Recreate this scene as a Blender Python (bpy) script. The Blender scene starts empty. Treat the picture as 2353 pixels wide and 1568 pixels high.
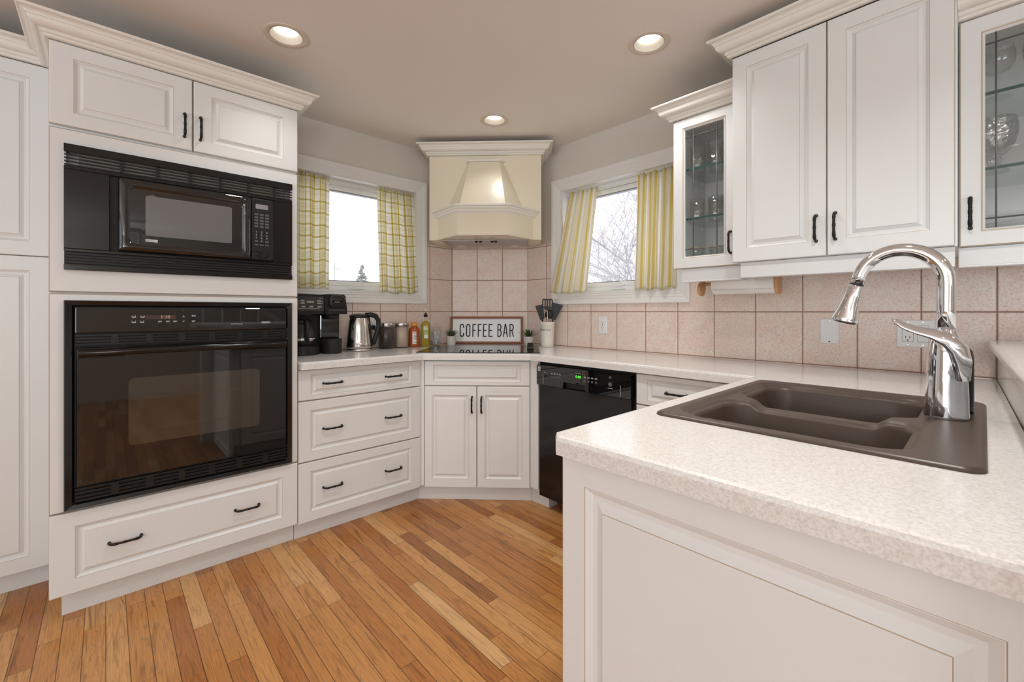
import bpy, bmesh, math, random
from mathutils import Vector, Matrix
random.seed(7)
PI = math.pi
SC = bpy.context.scene
COL = SC.collection

# ------------------------------------------------------------------ camera
F_PX, W_PX, H_PX, HOR = 1006.6, 2353.0, 1568.0, 716.0
YAW = math.atan2(1085.5, F_PX)
CAMZ = 1.167
cam_d = bpy.data.cameras.new('camera')
cam = bpy.data.objects.new('camera', cam_d); COL.objects.link(cam)
cam_d.sensor_fit = 'HORIZONTAL'; cam_d.sensor_width = 36.0
cam_d.lens = 36.0 * F_PX / W_PX
cam_d.shift_y = (HOR - H_PX / 2) / W_PX
cam_d.clip_start = 0.02; cam_d.clip_end = 300
cam.location = (0, 0, CAMZ); cam.rotation_euler = (PI / 2, 0, YAW)
SC.camera = cam

# ------------------------------------------------------------------ world, exposure, daylight fill
SC.view_settings.view_transform = 'Standard'
SC.view_settings.look = 'None'
SC.view_settings.gamma = 1.0
SC.view_settings.use_curve_mapping = False
SC.view_settings.exposure = 0.28
SC.cycles.transparent_max_bounces = 24
wd = bpy.data.worlds.new('overcast_sky'); SC.world = wd; wd.use_nodes = True
bg = wd.node_tree.nodes['Background']
bg.inputs[0].default_value = (0.97, 0.985, 1.0, 1); bg.inputs[1].default_value = 1.6

def area_light(name, loc, direction, sx, sy, power, color=(1, 1, 1)):
    l = bpy.data.lights.new(name, 'AREA'); l.shape = 'RECTANGLE'; l.size = sx; l.size_y = sy
    l.energy = power; l.color = color
    o = bpy.data.objects.new(name, l); COL.objects.link(o); o.location = loc
    o.rotation_euler = Vector(direction).to_track_quat('-Z', 'Y').to_euler()
    return o
# added daylight fill at unseen rear openings, tilted up to brighten the ceiling
area_light('daylight_fill_back', (0.3, -3.95, 1.25), (-0.1, 1, 2.0), 3.4, 1.9, 50, (0.82, 0.925, 1.0))
area_light('daylight_fill_side', (3.95, -1.6, 1.25), (-1, 0.15, 2.0), 2.4, 1.9, 104, (0.82, 0.925, 1.0))

# ------------------------------------------------------------------ materials
def new_mat(name):
    m = bpy.data.materials.new(name); m.use_nodes = True
    nt = m.node_tree; b = nt.nodes['Principled BSDF']
    return m, nt, b
def N(nt, t, **kw):
    n = nt.nodes.new(t)
    for k, v in kw.items(): setattr(n, k, v)
    return n
def simple(name, col, rough=0.5, metal=0.0, spec=0.5, coat=0.0, emit=None, estr=1.0, noise=0.0, nscale=30, bump=0.0):
    m, nt, b = new_mat(name)
    b.inputs['Base Color'].default_value = (*col, 1); b.inputs['Roughness'].default_value = rough
    b.inputs['Metallic'].default_value = metal; b.inputs['Specular IOR Level'].default_value = spec
    b.inputs['Coat Weight'].default_value = coat; b.inputs['Coat Roughness'].default_value = 0.05
    if emit:
        b.inputs['Emission Color'].default_value = (*emit, 1); b.inputs['Emission Strength'].default_value = estr
    if noise or bump:
        tc = N(nt, 'ShaderNodeTexCoord'); nz = N(nt, 'ShaderNodeTexNoise'); nz.inputs['Scale'].default_value = nscale
        nz.inputs['Detail'].default_value = 3
        nt.links.new(tc.outputs['Object'], nz.inputs['Vector'])
        if noise:
            mx = N(nt, 'ShaderNodeMix', data_type='RGBA')
            mx.inputs[6].default_value = (*[c * (1 - noise) for c in col], 1); mx.inputs[7].default_value = (*[min(1, c * (1 + noise)) for c in col], 1)
            nt.links.new(nz.outputs['Fac'], mx.inputs[0]); nt.links.new(mx.outputs[2], b.inputs['Base Color'])
        if bump:
            bp = N(nt, 'ShaderNodeBump'); bp.inputs['Strength'].default_value = bump; bp.inputs['Distance'].default_value = 0.002
            nt.links.new(nz.outputs['Fac'], bp.inputs['Height']); nt.links.new(bp.outputs[0], b.inputs['Normal'])
    return m
def glassy(name, tint=(0.95, 0.98, 0.97), base=0.05, gain=1.0, rough=0.02, bump=0.0, bscale=40):
    m = bpy.data.materials.new(name); m.use_nodes = True; nt = m.node_tree
    for n in list(nt.nodes): nt.nodes.remove(n)
    out = N(nt, 'ShaderNodeOutputMaterial'); mx = N(nt, 'ShaderNodeMixShader'); tr = N(nt, 'ShaderNodeBsdfTransparent'); gl = N(nt, 'ShaderNodeBsdfGlossy')
    tr.inputs[0].default_value = (*tint, 1); gl.inputs['Roughness'].default_value = rough
    ge = N(nt, 'ShaderNodeNewGeometry'); dt = N(nt, 'ShaderNodeVectorMath', operation='DOT_PRODUCT'); nt.links.new(ge.outputs['Normal'], dt.inputs[0]); nt.links.new(ge.outputs['Incoming'], dt.inputs[1])
    def mth(op, a, v1=None, v2=None):
        n = N(nt, 'ShaderNodeMath', operation=op)
        for i, v in enumerate((a, v1, v2)):
            if v is None: continue
            if isinstance(v, (int, float)): n.inputs[i].default_value = v
            else: nt.links.new(v, n.inputs[i])
        return n
    sch = mth('POWER', mth('SUBTRACT', 1.0, mth('ABSOLUTE', dt.outputs['Value']).outputs[0]).outputs[0], 4.0)
    mt = mth('MULTIPLY_ADD', sch.outputs[0], 0.9 * gain, base); mt.use_clamp = True
    nt.links.new(mt.outputs[0], mx.inputs[0])
    nt.links.new(tr.outputs[0], mx.inputs[1]); nt.links.new(gl.outputs[0], mx.inputs[2]); nt.links.new(mx.outputs[0], out.inputs[0])
    if bump:
        tc = N(nt, 'ShaderNodeTexCoord'); vz = N(nt, 'ShaderNodeTexVoronoi'); vz.inputs['Scale'].default_value = bscale
        bp = N(nt, 'ShaderNodeBump'); bp.inputs['Strength'].default_value = bump; bp.inputs['Distance'].default_value = 0.004
        nt.links.new(tc.outputs['Object'], vz.inputs['Vector']); nt.links.new(vz.outputs['Distance'], bp.inputs['Height'])
        nt.links.new(bp.outputs[0], gl.inputs['Normal']); nt.links.new(bp.outputs[0], dt.inputs[0])
    return m

def srgb(r, g, b):
    f = lambda c: (c / 255 / 12.92) if c / 255 <= 0.04045 else ((c / 255 + 0.055) / 1.055) ** 2.4
    return (f(r), f(g), f(b))

M_WHITE = simple('white_cabinet_paint', (0.785, 0.79, 0.79), 0.32, spec=0.45, noise=0.02, nscale=6)
M_GLAZE = simple('tan_glaze_line', (0.50, 0.40, 0.29), 0.5)
M_CREAM = simple('cream_hood_paint', (0.85, 0.775, 0.61), 0.25, spec=0.5, noise=0.015, nscale=5)
M_CROWN = simple('crown_paint', (0.83, 0.80, 0.74), 0.35)
M_TRIM = simple('window_trim_paint', (0.83, 0.82, 0.80), 0.4)
M_VINYL = simple('white_vinyl', (0.86, 0.87, 0.87), 0.35)
M_WALL = simple('greige_wall_paint', (0.72, 0.675, 0.615), 0.75, noise=0.015, nscale=4)
M_CEIL = simple('taupe_ceiling_paint', (0.85, 0.80, 0.75), 0.8, noise=0.02, nscale=3)
M_IRON = simple('black_iron', (0.012, 0.011, 0.010), 0.38, metal=0.4)
M_BLACK = simple('black_gloss_enamel', (0.006, 0.006, 0.007), 0.12, spec=0.5, bump=0.02, nscale=200)
M_BGLASS = simple('black_glass', (0.004, 0.004, 0.0045), 0.02, spec=0.9)
M_BSAT = simple('black_satin_plastic', (0.010, 0.010, 0.010), 0.38, spec=0.4)
M_BMAT = simple('black_matte', (0.008, 0.008, 0.008), 0.6)
M_SCREEN = simple('grey_mesh_screen', (0.15, 0.15, 0.155), 0.06, spec=0.9)
M_OVENWIN = simple('smoked_oven_window', (0.030, 0.024, 0.018), 0.05, spec=1.0, coat=0.6)
M_PRINT = simple('pale_grey_print', (0.55, 0.55, 0.55), 0.5)
M_DIMPRINT = simple('dim_grey_print', (0.12, 0.12, 0.125), 0.5)
M_BADGE = simple('silver_badge', (0.75, 0.76, 0.78), 0.3, metal=0.6)
M_LCD = simple('grey_display', (0.30, 0.30, 0.32), 0.2)
M_GREEN = simple('green_led', (0.02, 0.2, 0.02), 0.4, emit=(0.12, 1.0, 0.08), estr=1.1)
M_RED = simple('red_led', (0.2, 0.02, 0.02), 0.4, emit=(1.0, 0.1, 0.08), estr=0.8)
M_AMBER = simple('dim_amber_led', (0.035, 0.018, 0.014), 0.3, emit=(0.5, 0.22, 0.15), estr=0.03)
M_CHROME = simple('chrome', (0.78, 0.81, 0.85), 0.05, metal=1.0)
M_STEEL = simple('brushed_steel', (0.62, 0.60, 0.58), 0.2, metal=1.0)
M_SINK = simple('dark_brown_composite', (0.075, 0.053, 0.043), 0.34, spec=0.45, noise=0.12, nscale=300)
M_PANE = glassy('clear_pane', (0.985, 0.992, 0.987), 0.04, 0.6)
M_WPANE = glassy('window_pane', (1, 1, 1), 0.02, 0.4)
M_SHELF = glassy('shelf_glass', (0.945, 0.982, 0.97), 0.04, 0.4)
M_SHELFEDGE = simple('green_glass_edge', (0.02, 0.10, 0.085), 0.15)
M_TUMBLER = glassy('textured_tumbler_glass', (0.99, 0.995, 0.992), 0.15, 0.8, 0.06, bump=1.0, bscale=55)
M_CRYSTAL = glassy('cut_crystal', (0.98, 0.985, 0.99), 0.18, 0.9, 0.06, bump=1.0, bscale=70)
M_CLEAR = glassy('clear_glassware', (0.975, 0.985, 0.98), 0.05, 0.8)
M_JARGLASS = glassy('jar_glass', (0.985, 0.99, 0.99), 0.025, 0.45)
M_LEAD = simple('lead_came', (0.16, 0.16, 0.165), 0.4, metal=0.5)
M_GOLD = simple('gold_rim', (0.65, 0.45, 0.18), 0.25, metal=1.0)
M_WOOD = simple('brown_sign_wood', (0.25, 0.080, 0.028), 0.5, noise=0.25, nscale=25)
M_BAMBOO = simple('light_bamboo', (0.60, 0.33, 0.15), 0.45, noise=0.15, nscale=30)
M_PAPER = simple('paper_towel', (0.84, 0.80, 0.76), 0.9, bump=0.3, nscale=220)
M_SIGN = simple('white_sign_board', (0.86, 0.87, 0.88), 0.3)
M_PLATE = simple('white_plate_plastic', (0.84, 0.84, 0.84), 0.35)
M_CONCRETE = simple('pale_concrete', (0.62, 0.59, 0.56), 0.85, noise=0.08, nscale=60)
M_LEAF = simple('dark_green_leaf', (0.035, 0.095, 0.030), 0.5, noise=0.4, nscale=40)
M_LEAF2 = simple('grey_green_leaf', (0.085, 0.115, 0.05), 0.6, noise=0.6, nscale=60)
M_SOIL = simple('potting_soil', (0.05, 0.035, 0.025), 0.9)
M_CROCK = simple('cream_enamel', (0.83, 0.80, 0.70), 0.3)
M_HONEY = simple('honey', (0.42, 0.085, 0.012), 0.15, spec=0.6)
M_OIL = simple('olive_oil', (0.36, 0.25, 0.018), 0.08, spec=0.7)
M_AMBERCAP = simple('orange_cap', (0.75, 0.30, 0.03), 0.4)
M_COFFEE = simple('dark_coffee_grounds', (0.028, 0.014, 0.012), 0.35, noise=0.3, nscale=150)
M_SUGAR = simple('beige_sugar', (0.62, 0.49, 0.39), 0.5, noise=0.08, nscale=200)
M_LABEL = simple('paper_label', (0.82, 0.80, 0.77), 0.5)
M_GREENLABEL = simple('green_label', (0.38, 0.55, 0.15), 0.5)
M_POD = simple('white_creamer_cup', (0.80, 0.80, 0.80), 0.4)
M_REDH = simple('red_handle', (0.55, 0.10, 0.08), 0.4)
M_LAMP = simple('lamp_glow', (1, 1, 1), 0.5, emit=(1.0, 0.95, 0.85), estr=2.6)
M_LIGHTTRIM = simple('white_light_trim', (0.60, 0.565, 0.50), 0.6)
M_GIMBAL = simple('dark_gap', (0.12, 0.10, 0.07), 0.6)
M_TANRING = simple('tan_trim_ring', (0.72, 0.64, 0.54), 0.6)
M_VENT = simple('grey_hood_vent', (0.42, 0.39, 0.37), 0.35, metal=0.5)
M_BARK = simple('pale_frosted_bark', (0.50, 0.48, 0.52), 0.9)
M_SNOW = simple('snow', (0.93, 0.94, 0.96), 0.9)
M_SPRUCE = simple('snowy_spruce', (0.25, 0.26, 0.255), 0.9)
M_POLE = simple('pale_pole', (0.3, 0.3, 0.32), 0.7)
M_RAIL = simple('white_rail_paint', (0.8, 0.79, 0.77), 0.4)

def mat_floor():
    m, nt, b = new_mat('oak_strip_floor'); L = nt.links.new
    tc = N(nt, 'ShaderNodeTexCoord'); sp = N(nt, 'ShaderNodeSeparateXYZ'); L(tc.outputs['Object'], sp.inputs[0])
    def math_(op, a, bv=None, cv=None):
        n = N(nt, 'ShaderNodeMath', operation=op)
        for i, v in enumerate((a, bv, cv)):
            if v is None: continue
            if isinstance(v, (int, float)): n.inputs[i].default_value = v
            else: L(v, n.inputs[i])
        return n.outputs[0]
    W = 0.0588
    yy = math_('DIVIDE', sp.outputs[1], W); row = math_('FLOOR', yy); fy = math_('FRACT', yy)
    wn = N(nt, 'ShaderNodeTexWhiteNoise', noise_dimensions='1D'); L(row, wn.inputs['W'])
    ln = math_('MULTIPLY_ADD', wn.outputs['Value'], 0.50, 0.62)
    off = math_('MULTIPLY', wn.outputs['Value'], 37.7)
    xx = math_('ADD', math_('DIVIDE', sp.outputs[0], ln), off)
    # uneven lengths within a row
    xw = math_('ADD', xx, math_('MULTIPLY', math_('SINE', math_('MULTIPLY', xx, 2.1)), 0.28))
    pid = math_('FLOOR', xw); fx = math_('FRACT', xw)
    cb = N(nt, 'ShaderNodeCombineXYZ'); L(row, cb.inputs[0]); L(pid, cb.inputs[1])
    w2 = N(nt, 'ShaderNodeTexWhiteNoise', noise_dimensions='2D'); L(cb.outputs[0], w2.inputs['Vector'])
    r1 = w2.outputs['Value']; sc_ = N(nt, 'ShaderNodeSeparateColor'); L(w2.outputs['Color'], sc_.inputs[0])
    ramp = N(nt, 'ShaderNodeValToRGB'); e = ramp.color_ramp
    cols = [(0, srgb(160, 104, 56)), (0.08, srgb(182, 118, 63)), (0.30, srgb(198, 136, 76)), (0.62, srgb(209, 149, 87)), (0.88, srgb(217, 161, 100)), (1, srgb(227, 179, 123))]
    e.elements[0].position = 0; e.elements[0].color = (*cols[0][1], 1); e.elements[1].position = 1; e.elements[1].color = (*cols[-1][1], 1)
    for p, c in cols[1:-1]:
        q = e.elements.new(p); q.color = (*c, 1)
    L(r1, ramp.inputs[0])
    # grain
    gx = math_('MULTIPLY_ADD', sp.outputs[0], 1.0, math_('MULTIPLY', sc_.outputs[1], 40.0))
    gv = N(nt, 'ShaderNodeCombineXYZ'); L(math_('MULTIPLY', gx, 2.2), gv.inputs[0]); L(math_('MULTIPLY', sp.outputs[1], 26.0), gv.inputs[1]); L(math_('MULTIPLY', r1, 9.0), gv.inputs[2])
    n1 = N(nt, 'ShaderNodeTexNoise'); n1.inputs['Scale'].default_value = 1.0; n1.inputs['Detail'].default_value = 3; n1.inputs['Distortion'].default_value = 0.6; L(gv.outputs[0], n1.inputs['Vector'])
    # cathedral rings from the noise field
    rg = math_('FRACT', math_('MULTIPLY', n1.outputs['Fac'], 9.0)); tri = math_('ABSOLUTE', math_('SUBTRACT', rg, 0.5))
    rr = N(nt, 'ShaderNodeMapRange'); rr.inputs[1].default_value = 0.0; rr.inputs[2].default_value = 0.16; rr.inputs[3].default_value = 0.76; rr.inputs[4].default_value = 1.0; L(tri, rr.inputs[0])
    gv2 = N(nt, 'ShaderNodeCombineXYZ'); L(math_('MULTIPLY', gx, 7.0), gv2.inputs[0]); L(math_('MULTIPLY', sp.outputs[1], 330.0), gv2.inputs[1])
    n2 = N(nt, 'ShaderNodeTexNoise'); n2.inputs['Scale'].default_value = 1.0; n2.inputs['Detail'].default_value = 2; L(gv2.outputs[0], n2.inputs['Vector'])
    r2 = N(nt, 'ShaderNodeMapRange'); r2.inputs[1].default_value = 0.35; r2.inputs[2].default_value = 0.75; r2.inputs[3].default_value = 1.03; r2.inputs[4].default_value = 0.74; L(n2.outputs['Fac'], r2.inputs[0])
    # dark mineral streaks
    gv3 = N(nt, 'ShaderNodeCombineXYZ'); L(math_('MULTIPLY', gx, 3.2), gv3.inputs[0]); L(math_('MULTIPLY', sp.outputs[1], 34.0), gv3.inputs[1]); L(math_('MULTIPLY', sc_.outputs[2], 20.0), gv3.inputs[2])
    n3 = N(nt, 'ShaderNodeTexNoise'); n3.inputs['Scale'].default_value = 1.0; n3.inputs['Detail'].default_value = 5; n3.inputs['Distortion'].default_value = 1.2; L(gv3.outputs[0], n3.inputs['Vector'])
    r3 = N(nt, 'ShaderNodeMapRange'); r3.inputs[1].default_value = 0.56; r3.inputs[2].default_value = 0.72; r3.inputs[3].default_value = 1.0; r3.inputs[4].default_value = 0.52; L(n3.outputs['Fac'], r3.inputs[0])
    tot = math_('MULTIPLY', math_('MULTIPLY', rr.outputs[0], r2.outputs[0]), r3.outputs[0])
    # gaps
    ey = math_('MINIMUM', fy, math_('SUBTRACT', 1.0, fy)); g1 = math_('GREATER_THAN', ey, 0.022)
    ex = math_('MULTIPLY', math_('MINIMUM', fx, math_('SUBTRACT', 1.0, fx)), ln); g2 = math_('GREATER_THAN', ex, 0.0011)
    gap = math_('MULTIPLY_ADD', math_('MULTIPLY', g1, g2), 0.68, 0.32)
    tot = math_('MULTIPLY', tot, gap)
    mx = N(nt, 'ShaderNodeVectorMath', operation='SCALE'); L(ramp.outputs[0], mx.inputs[0]); L(tot, mx.inputs['Scale'])
    L(mx.outputs[0], b.inputs['Base Color'])
    b.inputs['Roughness'].default_value = 0.28; b.inputs['Specular IOR Level'].default_value = 0.45
    bp = N(nt, 'ShaderNodeBump'); bp.inputs['Strength'].default_value = 0.25; bp.inputs['Distance'].default_value = 0.002; L(math_('MULTIPLY', g1, g2), bp.inputs['Height']); L(bp.outputs[0], b.inputs['Normal'])
    return m
M_FLOOR = mat_floor()

def mat_counter():
    m, nt, b = new_mat('speckled_laminate'); L = nt.links.new
    tc = N(nt, 'ShaderNodeTexCoord')
    def nz(scale, det=2):
        n = N(nt, 'ShaderNodeTexNoise'); n.inputs['Scale'].default_value = scale; n.inputs['Detail'].default_value = det; L(tc.outputs['Object'], n.inputs['Vector']); return n.outputs['Fac']
    r = N(nt, 'ShaderNodeValToRGB'); e = r.color_ramp; L(nz(260, 3), r.inputs[0])
    e.elements[0].position = 0.30; e.elements[0].color = (*srgb(214, 211, 209), 1); e.elements[1].position = 0.60; e.elements[1].color = (*srgb(236, 234, 232), 1)
    q = e.elements.new(0.44); q.color = (*srgb(226, 223, 221), 1)
    r2 = N(nt, 'ShaderNodeValToRGB'); e2 = r2.color_ramp; L(nz(105, 3), r2.inputs[0])
    e2.elements[0].position = 0.36; e2.elements[0].color = (0.92, 0.90, 0.885, 1); e2.elements[1].position = 0.55; e2.elements[1].color = (1, 1, 1, 1)
    mx = N(nt, 'ShaderNodeMix', data_type='RGBA', blend_type='MULTIPLY'); mx.inputs[0].default_value = 0.7
    L(r.outputs[0], mx.inputs[6]); L(r2.outputs[0], mx.inputs[7]); L(mx.outputs[2], b.inputs['Base Color'])
    b.inputs['Roughness'].default_value = 0.15; b.inputs['Specular IOR Level'].default_value = 0.5
    return m
M_COUNTER = mat_counter()

def mat_tile(name, pu, u0, hz, z0, gw=0.0042):
    """tile grid: u along local x, rows along z; grout lines at u0+k*pu and z0+k*hz"""
    m, nt, b = new_mat(name); L = nt.links.new
    tc = N(nt, 'ShaderNodeTexCoord'); sp = N(nt, 'ShaderNodeSeparateXYZ'); L(tc.outputs['Object'], sp.inputs[0])
    def mt(op, a, bv=None, cv=None):
        n = N(nt, 'ShaderNodeMath', operation=op)
        for i, v in enumerate((a, bv, cv)):
            if v is None: continue
            if isinstance(v, (int, float)): n.inputs[i].default_value = v
            else: L(v, n.inputs[i])
        return n.outputs[0]
    u = mt('DIVIDE', mt('SUBTRACT', sp.outputs[0], u0), pu); v = mt('DIVIDE', mt('SUBTRACT', sp.outputs[2], z0), hz)
    fu = mt('FRACT', u); fv = mt('FRACT', v)
    du = mt('MULTIPLY', mt('MINIMUM', fu, mt('SUBTRACT', 1.0, fu)), pu); dv = mt('MULTIPLY', mt('MINIMUM', fv, mt('SUBTRACT', 1.0, fv)), hz)
    d = mt('MINIMUM', du, dv)
    ms = N(nt, 'ShaderNodeMapRange'); ms.inputs[1].default_value = gw * 0.42; ms.inputs[2].default_value = gw * 0.58; L(d, ms.inputs[0])
    bv_ = N(nt, 'ShaderNodeMapRange'); bv_.inputs[1].default_value = gw * 0.4; bv_.inputs[2].default_value = gw * 1.3; L(d, bv_.inputs[0])
    cb = N(nt, 'ShaderNodeCombineXYZ'); L(mt('FLOOR', u), cb.inputs[0]); L(mt('FLOOR', v), cb.inputs[1])
    wn = N(nt, 'ShaderNodeTexWhiteNoise', noise_dimensions='2D'); L(cb.outputs[0], wn.inputs['Vector'])
    ofs = N(nt, 'ShaderNodeVectorMath', operation='MULTIPLY_ADD'); L(wn.outputs['Color'], ofs.inputs[0]); ofs.inputs[1].default_value = (9, 9, 9); L(tc.outputs['Object'], ofs.inputs[2])
    def nz(scale, det=3, dist=0.0):
        n = N(nt, 'ShaderNodeTexNoise'); n.inputs['Scale'].default_value = scale; n.inputs['Detail'].default_value = det; n.inputs['Distortion'].default_value = dist; L(ofs.outputs[0], n.inputs['Vector']); return n.outputs['Fac']
    r = N(nt, 'ShaderNodeValToRGB'); e = r.color_ramp; L(nz(170, 5, 0.8), r.inputs[0])
    e.elements[0].position = 0.30; e.elements[0].color = (*srgb(208, 182, 168), 1); e.elements[1].position = 0.60; e.elements[1].color = (*srgb(239, 227, 219), 1)
    q = e.elements.new(0.43); q.color = (*srgb(230, 211, 200), 1)
    r2 = N(nt, 'ShaderNodeValToRGB'); e2 = r2.color_ramp; L(nz(14, 2, 0.5), r2.inputs[0])
    e2.elements[0].position = 0.38; e2.elements[0].color = (0.99, 0.905, 0.86, 1); e2.elements[1].position = 0.62; e2.elements[1].color = (1, 1, 0.99, 1)
    mx = N(nt, 'ShaderNodeMix', data_type='RGBA', blend_type='MULTIPLY'); mx.inputs[0].default_value = 0.8
    L(r.outputs[0], mx.inputs[6]); L(r2.outputs[0], mx.inputs[7])
    mg = N(nt, 'ShaderNodeMix', data_type='RGBA'); mg.inputs[6].default_value = (*srgb(152, 116, 101), 1); L(ms.outputs[0], mg.inputs[0]); L(mx.outputs[2], mg.inputs[7])
    L(mg.outputs[2], b.inputs['Base Color'])
    rr = N(nt, 'ShaderNodeMapRange'); rr.inputs[3].default_value = 0.8; rr.inputs[4].default_value = 0.30; L(ms.outputs[0], rr.inputs[0]); L(rr.outputs[0], b.inputs['Roughness'])
    bp = N(nt, 'ShaderNodeBump'); bp.inputs['Strength'].default_value = 0.6; bp.inputs['Distance'].default_value = 0.003; L(bv_.outputs[0], bp.inputs['Height']); L(bp.outputs[0], b.inputs['Normal'])
    return m

def mat_cloth(name, plaid):
    m, nt, b = new_mat(name); L = nt.links.new
    uv = N(nt, 'ShaderNodeUVMap'); uv.uv_map = 'UVMap'; sp = N(nt, 'ShaderNodeSeparateXYZ'); L(uv.outputs[0], sp.inputs[0])
    def mt(op, a, bv=None, cv=None):
        n = N(nt, 'ShaderNodeMath', operation=op)
        for i, v in enumerate((a, bv, cv)):
            if v is None: continue
            if isinstance(v, (int, float)): n.inputs[i].default_value = v
            else: L(v, n.inputs[i])
        return n.outputs[0]
    def stripes(coord, per, stops):
        f = mt('FRACT', mt('DIVIDE', coord, per)); r = N(nt, 'ShaderNodeValToRGB'); e = r.color_ramp; e.interpolation = 'CONSTANT'
        e.elements[0].position = 0; e.elements[0].color = (*stops[0][1], 1); e.elements[1].position = stops[1][0]; e.elements[1].color = (*stops[1][1], 1)
        for p, c in stops[2:]:
            q = e.elements.new(p); q.color = (*c, 1)
        L(f, r.inputs[0]); return r.outputs[0]
    Wc = (1.0, 1.0, 1.0); Y = (0.86, 0.75, 0.34); Y2 = (0.76, 0.70, 0.36); T = (0.86, 0.79, 0.62); G = (0.92, 0.94, 0.92)
    if plaid:
        Y = (0.79, 0.70, 0.27); Y2 = (0.80, 0.74, 0.42)
        a = stripes(sp.outputs[0], 0.150, [(0, Wc), (0.16, Y), (0.25, Wc), (0.33, Y), (0.355, Wc), (0.39, Y), (0.415, Wc), (0.45, Y), (0.475, Wc), (0.51, Y), (0.535, Wc), (0.57, Y), (0.595, Wc), (0.66, Y), (0.76, Wc)])
        c = stripes(sp.outputs[1], 0.150, [(0, Wc), (0.10, Y2), (0.17, Wc), (0.28, G), (0.30, Y2), (0.312, Wc), (0.36, Y2), (0.372, Wc), (0.42, Y2), (0.432, Wc), (0.48, Y2), (0.492, Wc), (0.58, Y2), (0.65, Wc), (0.80, Y2), (0.812, Wc), (0.86, Y2), (0.872, Wc)])
        mx = N(nt, 'ShaderNodeMix', data_type='RGBA', blend_type='MULTIPLY'); mx.inputs[0].default_value = 1.0; L(a, mx.inputs[6]); L(c, mx.inputs[7]); col = mx.outputs[2]
    else:
        col = stripes(sp.outputs[0], 0.165, [(0, Y), (0.18, Wc), (0.20, Y), (0.23, Wc), (0.27, T), (0.29, Wc), (0.31, T), (0.33, Wc), (0.35, T), (0.37, Wc), (0.39, T), (0.41, Wc), (0.43, T), (0.45, Wc), (0.47, Y), (0.60, Wc), (0.62, T), (0.70, Wc), (0.84, T), (0.86, Wc), (0.88, T), (0.90, Wc), (0.92, T), (0.94, Wc)])
    sc_ = N(nt, 'ShaderNodeMix', data_type='RGBA', blend_type='MULTIPLY'); sc_.inputs[0].default_value = 1.0; L(col, sc_.inputs[6]); sc_.inputs[7].default_value = (0.93, 0.92, 0.88, 1)
    L(sc_.outputs[2], b.inputs['Base Color']); b.inputs['Roughness'].default_value = 0.95; b.inputs['Specular IOR Level'].default_value = 0.1
    tl = N(nt, 'ShaderNodeBsdfTranslucent'); L(sc_.outputs[2], tl.inputs[0]); ms = N(nt, 'ShaderNodeMixShader'); ms.inputs[0].default_value = 0.5
    out = nt.nodes['Material Output']; L(b.outputs[0], ms.inputs[1]); L(tl.outputs[0], ms.inputs[2]); L(ms.outputs[0], out.inputs[0])
    return m
M_PLAID = mat_cloth('yellow_plaid_cloth', True)
M_STRIPE = mat_cloth('yellow_striped_cloth', False)

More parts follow.
